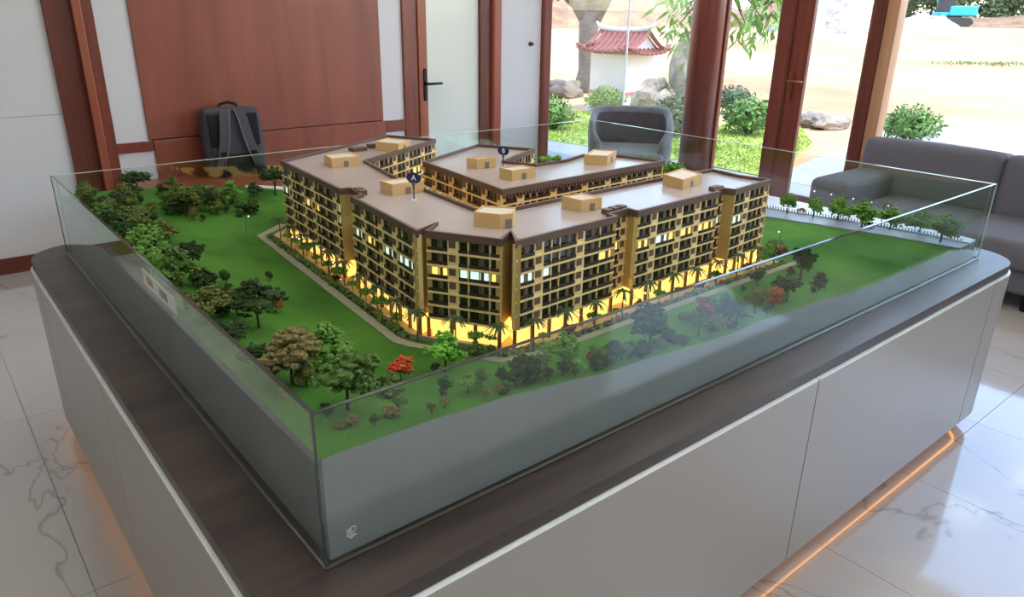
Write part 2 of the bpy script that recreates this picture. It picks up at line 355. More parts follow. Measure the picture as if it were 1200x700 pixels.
panel_straight('x', TX1-TR-.12, TX1-TR, -1); panel_straight('x', TX1-TR-.12, TX1-TR, 1)
for a, b in ((TY0+TR, 1.05), (1.05, 1.99), (1.99, TY1-TR)): panel_straight('y', a, b, -1); panel_straight('y', a, b, 1)
def panel_corner(cx, cy, a0):
    m = MB(); n = 10; ro, ri = TR+OFF, TR+OFF-.022
    pts = [(a0+math.pi/2*k/n) for k in range(n+1)]
    poly = [(cx+ro*math.cos(a), cy+ro*math.sin(a)) for a in pts]+[(cx+ri*math.cos(a), cy+ri*math.sin(a)) for a in reversed(pts)]
    m.prism(poly, ZB, ZP-.004, 0); m.prism(poly, ZP-.004, ZP, 1); return m.build('corner_panel', [PANEL, PEDGE_LIT], table)
panel_corner(TX0+TR, TY0+TR, math.pi); panel_corner(TX1-TR, TY0+TR, 1.5*math.pi); panel_corner(TX1-TR, TY1-TR, 0); panel_corner(TX0+TR, TY1-TR, .5*math.pi)
led = rrect(TX0+.026, TY0+.026, TX1-.026, TY1-.026, .15)
led_in = rrect(TX0+.036, TY0+.036, TX1-.036, TY1-.036, .14)
m = MB(); n = len(led)
m.add([(x, y, .084) for x, y in led]+[(x, y, .084) for x, y in led_in]+[(x, y, .09) for x, y in led]+[(x, y, .09) for x, y in led_in],
      [((i+1) % n, i, n+i, n+(i+1) % n) for i in range(n)]+[(i, (i+1) % n, 2*n+(i+1) % n, 2*n+i) for i in range(n)]+[((i+1) % n+n, i+n, 3*n+i, 3*n+(i+1) % n) for i in range(n)])
m.build('led_strip', LED, table)

# ------------------------------------------------------------------ glass case on the table
GW, GD, GH, GT = 2.8, 2.18, 0.299, 0.008
CG = glass_mat('case_glass', (0.93, 0.965, 0.945, 1))
GE = mat('glass_edge_glint', (178, 205, 200), 0.1, spec=.8, coat=.5)  # pale colour stands for light reflected along the back and right edges
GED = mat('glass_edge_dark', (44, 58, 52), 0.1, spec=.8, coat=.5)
case = thing('glass_case', 'clear open glass case standing on the display table around the model', 'case', (0, 0, ZT))
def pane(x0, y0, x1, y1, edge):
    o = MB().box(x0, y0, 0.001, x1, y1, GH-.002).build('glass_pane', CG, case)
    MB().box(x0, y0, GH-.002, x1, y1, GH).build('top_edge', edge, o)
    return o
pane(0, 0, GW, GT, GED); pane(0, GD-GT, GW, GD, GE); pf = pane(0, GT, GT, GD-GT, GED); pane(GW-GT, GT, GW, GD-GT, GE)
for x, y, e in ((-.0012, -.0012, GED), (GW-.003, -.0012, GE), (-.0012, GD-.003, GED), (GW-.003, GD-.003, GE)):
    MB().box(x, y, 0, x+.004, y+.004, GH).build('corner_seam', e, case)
SIL = mat('clear_silicone', (84, 86, 78), 0.35, spec=.5)
m = MB()
for pts in ([(0, 0), (GW, 0)], [(GW, 0), (GW, GD)], [(GW, GD), (0, GD)], [(0, GD), (0, 0)]):
    m.tube([(pts[0][0], pts[0][1], .002), (pts[1][0], pts[1][1], .001)], .0042, 6)
m.build('sealant_bead', SIL, case, smooth=True)
lab = MB().box(-.0012, .70, .232, 0, .965, .272).build('paper_label', mat('label_paper', (206, 208, 192), .7), case); tag(lab, 'white paper strip with handwriting stuck on the left pane')
PENC = mat('pencil_grey', (120, 124, 122), .8)
for word_, yy in (('KN', .905), ('1000', .795)):
    o = link('handwriting', text_mesh('handwriting', word_, .046, PENC), lab); place_axes(o, (-.0016, yy, .252), (0, -1, 0.0), (0, .35, 1)); o.scale = (.8, .7, 1)
em = mat('etched_mark', (190, 196, 184), .7)
for body, zx, sz in (('SGP', .045, .012), ('QA', .053, .017)):
    o = link('glass_mark', text_mesh('glass_mark', body, sz, em), case); place_axes(o, (zx, -.0006, .052), (0, 0, -1), (1, 0, 0))

# ------------------------------------------------------------------ model landscape
FE = [(0, .2), (.15, .204), (.26, .196), (.42, .185), (.51, .176), (.66, .152), (.83, .143), (1.13, .118), (1.32, .116), (1.6, .102), (1.81, .082), (2.17, .073), (2.69, .062), (2.8, .066)]
BE = [(0, .222), (.2, .219), (.4, .205), (.57, .178), (.75, .165), (1.0, .12), (1.3, .085), (2.8, .075)]
LE = [(0, .2), (2.18, .222)]
PAD = [(.537, 1.64), (.447, .513), (.492, .44), (.59, .27), (.72, .24), (1.87, .243), (1.93, .38), (1.93, 1.2), (1.6, 1.95), (1.0, 2.0)]
def ip(T, t):
    if t <= T[0][0]: return T[0][1]
    for (a, b), (c, d) in zip(T, T[1:]):
        if t <= c: return b+(d-b)*(t-a)/(c-a)
    return T[-1][1]
def inpoly(P, x, y):
    c = False
    for i in range(len(P)):
        x1, y1 = P[i]; x2, y2 = P[i-1]
        if (y1 > y) != (y2 > y) and x < (x2-x1)*(y-y1)/(y2-y1)+x1: c = not c
    return c
def dpoly(P, x, y):
    mm = 9
    for i in range(len(P)):
        x1, y1 = P[i-1]; x2, y2 = P[i]; dx, dy = x2-x1, y2-y1
        t = max(0, min(1, ((x-x1)*dx+(y-y1)*dy)/(dx*dx+dy*dy))); mm = min(mm, math.hypot(x-x1-t*dx, y-y1-t*dy))
    return mm
def HT(x, y):
    if inpoly(PAD, x, y): return .1
    d = dpoly(PAD, x, y)
    db = [(max(y, 1e-3), ip(FE, x)), (max(GD-y, 1e-3), ip(BE, x)), (max(x, 1e-3), ip(LE, y)), (max(GW-x, 1e-3), .07)]
    s = sum(1/a**2 for a, _ in db); e = sum(b/a**2 for a, b in db)/s
    b = min(a for a, _ in db); t = d/(d+b); t = t*t*(3-2*t)
    return .1+(e-.1)*t
def turf_mat():
    m = bpy.data.materials.new('model_turf'); m.use_nodes = True; nt = m.node_tree; b = nt.nodes['Principled BSDF']
    geo = nt.nodes.new('ShaderNodeNewGeometry')
    n = nt.nodes.new('ShaderNodeTexNoise'); n.inputs['Scale'].default_value = 4.0; n.inputs['Detail'].default_value = 3
    n2 = nt.nodes.new('ShaderNodeTexNoise'); n2.inputs['Scale'].default_value = 420.0; n2.inputs['Detail'].default_value = 2
    cr = nt.nodes.new('ShaderNodeValToRGB'); cr.color_ramp.elements[0].position = .3; cr.color_ramp.elements[1].position = .7
    cr.color_ramp.elements[0].color = srgb(52, 100, 36); cr.color_ramp.elements[1].color = srgb(82, 132, 52)
    mx = nt.nodes.new('ShaderNodeMix'); mx.data_type = 'RGBA'; mx.blend_type = 'MULTIPLY'; mx.inputs[0].default_value = .55
    cr2 = nt.nodes.new('ShaderNodeValToRGB'); cr2.color_ramp.elements[0].position = .3; cr2.color_ramp.elements[1].position = .65
    cr2.color_ramp.elements[0].color = (.35, .35, .35, 1); cr2.color_ramp.elements[1].color = (1.25, 1.25, 1.1, 1)
    bp = nt.nodes.new('ShaderNodeBump'); bp.inputs['Strength'].default_value = .6; bp.inputs['Distance'].default_value = .003
    L = nt.links.new
    L(geo.outputs['Position'], n.inputs['Vector']); L(geo.outputs['Position'], n2.inputs['Vector'])
    L(n.outputs[0], cr.inputs[0]); L(n2.outputs[0], cr2.inputs[0]); L(cr.outputs[0], mx.inputs[6]); L(cr2.outputs[0], mx.inputs[7])
    L(mx.outputs[2], b.inputs['Base Color']); L(n2.outputs[0], bp.inputs['Height']); L(bp.outputs[0], b.inputs['Normal'])
    b.inputs['Roughness'].default_value = .9; b.inputs['Specular IOR Level'].default_value = .15
    return m
TURF = turf_mat()
base = thing('model_landscape', 'landscaped model site of green turf on grey sides inside the glass case', 'model base', (0, 0, ZT))
EX0, EX1, EY0, EY1 = .016, GW-.016, .016, GD-.016
NX, NY = 150, 118
m = MB(); gx = [EX0+(EX1-EX0)*i/NX for i in range(NX+1)]; gy = [EY0+(EY1-EY0)*j/NY for j in range(NY+1)]
def hz(x, y):
    h = HT(x, y)
    if not inpoly(PAD, x, y): h += .004*noise.noise(Vector((x*9, y*9, 0)))*min(1, dpoly(PAD, x, y)*12)
    return h
Z = [[hz(x, y) for y in gy] for x in gx]
m.add([(gx[i], gy[j], Z[i][j]) for i in range(NX+1) for j in range(NY+1)],
      [(i*(NY+1)+j, (i+1)*(NY+1)+j, (i+1)*(NY+1)+j+1, i*(NY+1)+j+1) for i in range(NX) for j in range(NY)])
m.build('turf', TURF, base, smooth=True)
GREY = mat('base_grey_paint', (144, 144, 150), .55, var=.05, vscale=6)
ring = [(gx[i], EY0, Z[i][0]) for i in range(NX+1)]+[(EX1, gy[j], Z[NX][j]) for j in range(1, NY+1)]+[(gx[i], EY1, Z[i][NY]) for i in range(NX-1, -1, -1)]+[(EX0, gy[j], Z[0][j]) for j in range(NY-1, 0, -1)]
n = len(ring); m = MB()
m.add([(x, y, 0) for x, y, z in ring]+[(x, y, z) for x, y, z in ring], [(i, (i+1) % n, n+(i+1) % n, n+i) for i in range(n)])
m.build('base_side', GREY, base)
def ribbon(name, A, B, m_, dz, parent, thick=.004, n=24, follow=True):
    # strip of ground between two polylines (model coordinates), with thickness
    def samp(P, t):
        L = [0]
        for a, b in zip(P, P[1:]): L.append(L[-1]+math.dist(a, b))
        s = t*L[-1]
        for i in range(len(P)-1):
            if s <= L[i+1]+1e-9:
                w = (s-L[i])/(L[i+1]-L[i]); return (P[i][0]+(P[i+1][0]-P[i][0])*w, P[i][1]+(P[i+1][1]-P[i][1])*w)
        return P[-1]
    mb = MB(); vs = []; fs = []
    for k in range(n+1):
        a = samp(A, k/n); b = samp(B, k/n)
        ha = HT(*a) if follow else .1; hb = HT(*b) if follow else .1
        vs += [(a[0], a[1], ha+dz), (b[0], b[1], hb+dz), (b[0], b[1], hb+dz-thick-.01), (a[0], a[1], ha+dz-thick-.01)]
    for k in range(n):
        o = 4*k
        for q in range(4): fs.append((o+q, o+(q+1) % 4, o+4+(q+1) % 4, o+4+q))
    fs += [(0, 1, 2, 3), (4*n+3, 4*n+2, 4*n+1, 4*n)]
    bmx = bmesh.new()
    V = [bmx.verts.new(v) for v in vs]
    for f in fs: bmx.faces.new([V[i] for i in f])
    bmesh.ops.recalc_face_normals(bmx, faces=bmx.faces[:])
    me = bpy.data.meshes.new(name); bmx.to_mesh(me); bmx.free(); me.materials.append(m_)
    return link(name, me, parent)
PATHM = mat('model_path', (140, 142, 118), .8, var=.08, vscale=60)
ribbon('footpath', [(.537, 1.64), (.447, .513), (.492, .44)], [(.562, 1.625), (.474, .525), (.508, .457)], PATHM, .004, base)
ribbon('footpath', [(.492, .44), (.59, .27), (.72, .24), (1.87, .243)], [(.508, .457), (.606, .290), (.727, .263), (1.86, .266)], PATHM, .004, base, n=60)
ribbon('footpath', [(.537, 1.64), (.67, 1.74)], [(.562, 1.625), (.69, 1.715)], PATHM, .004, base)
PLAZA = mat('model_plaza', (186, 160, 112), .7, var=.08, vscale=80)
plz = [(.585, 1.61), (.505, .53), (.628, .312), (.66, .285), (1.82, .29), (1.88, .6), (1.88, 1.2), (1.55, 1.9), (1.0, 1.95)]
MB().prism(plz, .096, .1035).build('plaza', PLAZA, base)
CURB = mat('model_low_wall', (150, 146, 130), .8)
m = MB()
def wall_line(mb, P, h, w):
    for a, b in zip(P, P[1:]):
        L = math.dist(a, b); t = ((b[0]-a[0])/L, (b[1]-a[1])/L); nn = (t[1], -t[0]); mb.fbox(a, t, nn, 0, L, -w/2, w/2, .098, .1+h)
wall_line(m, [(.583, 1.59), (.545, 1.08)], .011, .004); wall_line(m, [(.536, .98), (.503, .53), (.626, .312)], .011, .004)
wall_line(m, [(.66, .284), (1.82, .288)], .007, .004)
m.build('low_wall', CURB, base)
ROAD = mat('model_road', (128, 134, 152), .35, var=.05); WPLZ = mat('model_white_paving', (206, 214, 232), .3)
ribbon('road', [(2.634, .018), (2.50, .36), (2.378, .664), (2.2, 1.1), (1.98, 1.7)], [(2.725, .018), (2.66, .36), (2.54, .75), (2.4, 1.2), (2.2, 1.8)], ROAD, .006, base, n=40)
ribbon('pavement', [(2.725, .018), (2.66, .36), (2.54, .75), (2.4, 1.2), (2.2, 1.8)], [(2.782, .018), (2.782, .40), (2.782, .90), (2.7, 1.3), (2.4, 1.9)], WPLZ, .009, base, n=40)
ribbon('back_pavement', [(.70, 2.13), (.95, 2.12)], [(.70, 2.16), (.95, 2.16)], mat('model_pale_paving', (222, 226, 222), .6), .006, base)
m = MB(); FP = [(2.722, .05), (2.705, .145), (2.66, .36), (2.60, .56), (2.54, .75), (2.47, .95)]
for (a, b) in zip(FP, FP[1:]):
    L = math.dist(a, b); nn_ = max(1, int(L/.0115))
    for q in range(nn_):
        x = a[0]+(b[0]-a[0])*q/nn_; y = a[1]+(b[1]-a[1])*q/nn_; h = HT(x, y)+.006
        m.box(x-.0013, y-.0013, h, x+.0013, y+.0013, h+.014)
    h = .078; 
tag(m.build('fence_posts', mat('model_fence', (52, 48, 50), .6), base), 'row of dark little fence posts beside the model road', kind='stuff')

# ------------------------------------------------------------------ model buildings
TAN = mat('model_tan_wall', (236, 211, 150), .6, var=.06, vscale=30)
TAND = mat('model_olive_wall', (184, 156, 92), .6, var=.06, vscale=30)
CORE = mat('model_core', (50, 40, 32), .8)
PARA = mat('model_parapet', (96, 74, 64), .55)
ROOFM = mat('model_roof', (170, 160, 156), .22, spec=.6, var=.04, vscale=3)
HUTW = mat('model_hut_wall', (206, 172, 116), .6); HUTR = mat('model_hut_roof', (206, 198, 184), .5); HUTD = mat('model_hut_door', (120, 112, 108), .5)
RAILM = mat('model_railing', (56, 43, 35), .4); LOUV = mat('model_louver', (104, 78, 66), .6)
PANE = mat('model_dark_pane', (38, 32, 26), .15, spec=.7); FRAME = mat('model_window_frame', (112, 98, 74), .5)
WARM = mat('model_lit_warm', (255, 220, 120), .5, emit=(255, 214, 104), estr=1.25)
COOL = mat('model_lit_cool', (215, 240, 230), .5, emit=(206, 238, 226), estr=1.05)
GLOW = mat('model_glow_wall', (255, 220, 120), .6, emit=(255, 212, 112), estr=1.25)
COLM = mat('model_column', (120, 84, 40), .6)
ZG, Z1F, ZR, ZP2 = .10, .157, .373, .385
def inset(poly, d):
    n = len(poly); out = []
    for i in range(n):
        a, b, c = Vector(poly[i-1]), Vector(poly[i]), Vector(poly[(i+1) % n])
        e1 = (b-a).normalized(); e2 = (c-b).normalized(); n1 = Vector((-e1.y, e1.x)); n2 = Vector((-e2.y, e2.x))
        k = (n1+n2); k = k/max(.35, k.dot(n1)) if k.length > 1e-4 else n1
        out.append(tuple(b+k*d))
    return out
def win_mesh(kind, pane_m):
    m = MB()
    m.box(0, -.2, 0, 1, 0, 1, 0)                            # y is depth, scaled by the object
    bars = (0, .5, 1) if kind == 'D' else (0, 1)
    for b in bars:
        w = .05 if kind == 'D' else .1
        x0 = min(max(0, b-w/2), 1-w); m.box(x0, -.5, 0, x0+w, 0, 1, 1)
    m.box(0, -.5, .93, 1, 0, 1, 1)
    if kind == 'D': m.box(.56, -.35, 0, .72, 0, .93, 1)
    return m.mesh('window', [pane_m, FRAME])
WM = {(k, l): win_mesh(k, p) for k in 'DS' for l, p in ((0, PANE), (1, WARM), (2, COOL))}
WID = {'D': .054, 'S': .024, 'W': .024}
def facade(parent, p, q, pat, rng, counter, limit, z_from=0, win_floors=range(6)):
    L = math.dist(p, q); t = ((q[0]-p[0])/L, (q[1]-p[1])/L); n = (t[1], -t[0])
    bays = []; s = .003; i = 0
    while True:
        k = pat[i % len(pat)]; w = WID[k]
        if s+w+.003 > L+.006: break
        bays.append((k, w)); s += w+.003; i += 1
    if not bays: bays = [('S', L-.01)]; s = L
    sc = (L-.003)/(s-.003+.000001); x = .003*sc
    fh = (ZR-.004-Z1F)/6
    wall = MB(); rails = MB(); louv = MB(); joined = MB(); wins = []
    edges = []; 
    for k, w in bays:
        w *= sc
        if k == 'W': edges.append((x, x+w, k))
        else: edges.append((x, x+w, k))
        x += w+.003*sc
    # piers
    last = 0
    for a, b, k in edges+[(L, L, None)]:
        wall.fbox(p, t, n, last, a, -.012, 0, Z1F, ZR); last = b
    ang = math.atan2(t[1], t[0])
    for f in range(6):
        za = Z1F+f*fh; zb = za+fh
        wall.fbox(p, t, n, 0, L, -.012, .0028, za-.002, za+.0032)
        for a, b, k in edges:
            if k == 'W':
                wall.fbox(p, t, n, a, b, -.012, 0, za, zb); louv.fbox(p, t, n, a+.001, a+(b-a)*.78, -.001, .0012, za+fh*.40, za+fh*.90)
            else:
                wall.fbox(p, t, n, a, b, -.012, -.001, zb-.003, zb)
                rails.fbox(p, t, n, a, b, -.0012, .0016, za+.0035, za+.0035+fh*.24)
                lit = 0
                if f == 3 and rng.random() < .75: lit = 1 if rng.random() < .6 else 2
                if f == 4 and rng.random() < .03: lit = 2
                wins.append((a, b, za, zb, k, lit))
    fo = wall.build('facade', TAN, parent)
    tag(rails.build('balcony_railings', RAILM, fo), kind='stuff')
    if louv.v: tag(louv.build('louver_panels', LOUV, fo), kind='stuff')
    for a, b, za, zb, k, lit in wins:
        zz = za+.0035; hh = zb-.003-zz; f = round((za-Z1F)/fh)
        if counter[0] < limit and f in win_floors:
            counter[0] += 1
            o = link('window', WM[(k, lit)], fo)
            o.location = (p[0]+t[0]*a-n[0]*.006, p[1]+t[1]*a-n[1]*.006, zz); o.rotation_euler = (0, 0, ang); o.scale = (b-a, .006, hh)
        else:
            joined.fbox(p, t, n, a, b, -.008, -.006, zz, zz+hh)
    if joined.v: tag(joined.build('small_windows', PANE, fo), kind='stuff')
    return fo
def plainwall(parent, p, q):
    L = math.dist(p, q); t = ((q[0]-p[0])/L, (q[1]-p[1])/L); n = (t[1], -t[0])
    return MB().fbox(p, t, n, -.0005, L+.0005, -.012, 0, Z1F, ZR).build('end_wall', TAND, parent)
def building(root, outline, faces, gf, cols, limit, pats, wf):
    rng = random.Random(len(outline)*13+5)
    MB().prism(inset(outline, .0115), Z1F-.003, ZR).build('core', CORE, root)
    MB().prism(outline, ZR-.003, ZR+.002, 0, 1).build('roof', [PARA, ROOFM], root)
    inn = inset(outline, .006); out = inset(outline, -.003); n = len(outline); m = MB()
    m.add([(x, y, ZR-.006) for x, y in out]+[(x, y, ZP2) for x, y in out]+[(x, y, ZP2) for x, y in inn]+[(x, y, ZR) for x, y in inn],
          [f for i in range(n) for f in (((i), (i+1) % n, n+(i+1) % n, n+i), (n+i, n+(i+1) % n, 2*n+(i+1) % n, 2*n+i), (2*n+i, 2*n+(i+1) % n, 3*n+(i+1) % n, 3*n+i), (i, 3*n+i, 3*n+(i+1) % n, (i+1) % n))])
    m.build('parapet', PARA, root)
    MB().prism(gf, ZG, Z1F).build('ground_floor', GLOW, root)
    m = MB()
    for P in cols:
        for a, b in zip(P, P[1:]):
            L = math.dist(a, b); k = max(1, round(L/.062))
            for q in range(k+1):
                x = a[0]+(b[0]-a[0])*q/k; y = a[1]+(b[1]-a[1])*q/k; m.box(x-.0035, y-.0035, ZG, x+.0035, y+.0035, Z1F)
    tag(m.build('columns', COLM, root), kind='stuff')
    counter = [0]
    for i, kind in faces:
        p, q = outline[i], outline[(i+1) % n]
        if kind == 'p': plainwall(root, p, q)
        else: facade(root, p, q, pats[kind], rng, counter, limit, win_floors=wf)
def hut(root, L, F, R, h=.030, extra=None):
    if extra: poly = extra
    else: poly = [L, F, R, (L[0]+R[0]-F[0], L[1]+R[1]-F[1])]
    z = ZR+.002
    o = MB().prism(poly, z, z+h).build('roof_hut', HUTW, root)
    ins = inset(poly, .004); n = len(poly); m = MB()
    MB().prism(ins, z+h-.002, z+h+.0006).build('hut_roof', HUTR, o)
    m.add([(x, y, z+h) for x, y in poly]+[(x, y, z+h+.004) for x, y in poly]+[(x, y, z+h+.004) for x, y in ins]+[(x, y, z+h) for x, y in ins],
          [f for i in range(n) for f in ((i, (i+1) % n, n+(i+1) % n, n+i), (n+i, n+(i+1) % n, 2*n+(i+1) % n, 2*n+i), (2*n+i, 2*n+(i+1) % n, 3*n+(i+1) % n, 3*n+i))])
    m.build('hut_parapet', HUTW, o)
    p, q = F, R; Ld = math.dist(p, q); t = ((q[0]-p[0])/Ld, (q[1]-p[1])/Ld); nn = (t[1], -t[0])
    MB().fbox(p, t, nn, Ld*.42, Ld*.42+.016, -.001, .0015, z, z+h*.7).build('hut_door', HUTD, o)
A = [(.621, 1.55), (.582, 1.031), (.614, 1.025), (.600, .930), (.564, .923), (.523, .514), (.607, .549), (.54, .501), (.641, .336), (.706, .378), (.661, .304),
     (1.019, .319), (1.021, .350), (1.105, .358), (1.106, .322), (1.49, .335), (1.493, .352), (1.540, .354), (1.551, .32), (1.777, .342), (1.752, .441), (1.765, .561), (1.515, .572), (.853, .553), (.768, .603),
     (.791, .895), (.811, 1.111), (.864, 1.39), (1.329, 1.636), (1.224, 1.845)]
PATS = {'a': 'DWSDWDWSD', 'b': 'DWDSWDWSDW', 'c': 'DWSDSWD', 'd': 'DWSSDWDDWSDW', 'e': 'S'}
bA = thing('model_building', 'large tan apartment block model wrapping round the courtyard, marked with letter A', 'building model', (0, 0, ZT))
building(bA, A, [(7, 'c'), (5, 'p'), (6, 'p'), (8, 'p'), (9, 'p'), (4, 'b'), (10, 'd'), (0, 'a'), (14, 'b'), (18, 'b'), (12, 'c'), (16, 'e'), (1, 'p'), (3, 'p'), (11, 'p'), (13, 'p'), (15, 'p'), (17, 'p'), (2, 'e'), (27, 'b'),
                 (19, 'p'), (20, 'p'), (21, 'p'), (22, 'p'), (23, 'p'), (24, 'p'), (25, 'p'), (26, 'p'), (28, 'p'), (29, 'p')],
         inset(A, .007),
         [[(.620, 1.545), (.583, 1.035)], [(.565, .92), (.525, .518)], [(.541, .502), (.641, .338)], [(.662, .305), (1.018, .32)], [(1.107, .323), (1.49, .336)], [(1.552, .322), (1.775, .343)]], 300, PATS, range(6))
hut(bA, (.737, 1.449), (.724, 1.364), (.824, 1.35)); hut(bA, (1.023, 1.593), (1.066, 1.494), (1.155, 1.55)); hut(bA, (.679, .961), (.68, .892), (.785, .885))
hut(bA, (.675, .489), (.713, .428), (.744, .418), .034, [(.675, .489), (.713, .428), (.744, .418), (.790, .462), (.735, .528)])
hut(bA, (.985, .497), (.993, .427), (1.067, .421)); hut(bA, (1.463, .533), (1.445, .439), (1.575, .465), .028)
m = MB()
for x, y in (((.612, .99), (.606, .96), (1.03, .375), (1.06, .378), (1.09, .38), (1.50, .37), (1.525, .372))): MB().box(x, y-.012, ZR, x+.022, y+.012, ZR+.016).build('roof_upstand', PARA, bA)
MB().box(.93, 1.60, ZR, .99, 1.64, ZR+.016).build('roof_vent', PARA, bA); MB().box(1.02, 1.63, ZR, 1.05, 1.66, ZR+.018).build('roof_vent', PARA, bA)
B = [(1.02, 1.251), (.969, .738), (1.747, .763), (1.70, .93), (1.60, 1.03), (1.464, .985), (1.318, .984), (1.264, 1.10), (1.521, 1.227), (1.399, 1.433)]
bB = thing('model_building', 'smaller tan apartment block model standing in the courtyard, marked with letter B', 'building model', (0, 0, ZT))
building(bB, B, [(0, 'b'), (1, 'd'), (7, 'a'), (8, 'a'), (2, 'p'), (3, 'p'), (4, 'p'), (5, 'p'), (6, 'p'), (9, 'p')], inset(B, .007),
         [[(1.02, 1.24), (.975, .745), (1.74, .768)]], 300, PATS, range(3, 6))
hut(bB, (1.109, 1.112), (1.121, 1.070), (1.192, 1.054)); hut(bB, (1.093, .91), (1.097, .848), (1.191, .841)); hut(bB, (1.492, .921), (1.544, .855), (1.656, .915))
m = MB(); p, q = B[1], B[2]; L = math.dist(p, q); t = ((q[0]-p[0])/L, (q[1]-p[1])/L); nn = (t[1], -t[0])
for k in range(int(L/.014)): m.fbox(p, t, nn, k*.014, k*.014+.006, 0, .009, ZR-.016, ZR-.006)
tag(m.build('eave_brackets', PARA, bB), kind='stuff')
m = MB()
for x, y in ((1.36, 1.0), (1.40, 1.005), (1.43, 1.0)):
    for k in range(5): m.blob((x+random.uniform(-.012, .012), y+random.uniform(-.006, .006), ZP2+.004+random.uniform(0, .008)), .009, random, .25)
m.build('roof_planter', mat('mini_leaf_lt', (96, 142, 48), .85, var=.25, vscale=150), bB)

# building markers on the roofs
NAVY = mat('marker_navy', (22, 36, 74), .3); MWH = mat('marker_white', (228, 232, 240), .4); ACR = mat('marker_stem', (78, 66, 62), .3)
def marker(letter, x, y, z, label):
    t = thing('building_marker', label, 'marker', (x, y, ZT+ZR+.002))
    d = z-(ZR+.002)
    MB().tube([(0, 0, 0), (0, 0, .0025)], .008, 12).build('marker_foot', MWH, t, smooth=True)
    MB().tube([(0, 0, .002), (0, 0, d*.5), (0, 0, d-.012)], [.0016, .0022, .006], 8).build('stem', ACR, t, smooth=True)
    ax = Vector((math.cos(yaw-math.pi/2+.25), math.sin(yaw-math.pi/2+.25), -.35)).normalized(); ay = Vector((0, 0, 1)); ay = (ay-ax*ay.dot(ax)).normalized(); nz = ax.cross(ay)
    if nz.y > 0: nz = -nz
    c = Vector((0, 0, d)); mb = MB(); n = 28; rx, ry = .0205, .0155
    vs = [c+ax*rx*math.cos(2*math.pi*k/n)+ay*ry*math.sin(2*math.pi*k/n)+nz*s for s in (-.002, .002) for k in range(n)]
    mb.add(vs, [tuple(range(n-1, -1, -1)), tuple(range(n, 2*n))]+[(k, (k+1) % n, n+(k+1) % n, n+k) for k in range(n)])
    disc = mb.build('marker_disc', NAVY, t)
    lx = Vector((math.cos(yaw-math.pi/2), math.sin(yaw-math.pi/2), 0)); o = link('marker_letter', text_mesh('marker_letter', letter, .021, MWH), disc)
    place_axes(o, c+nz*.0024, lx-nz*lx.dot(nz), ay); 
marker('A', .702, .81, .440, 'navy oval marker with white letter A on the front roof')
marker('B', 1.213, 1.039, .433, 'navy oval marker with white letter B on the courtyard block roof')

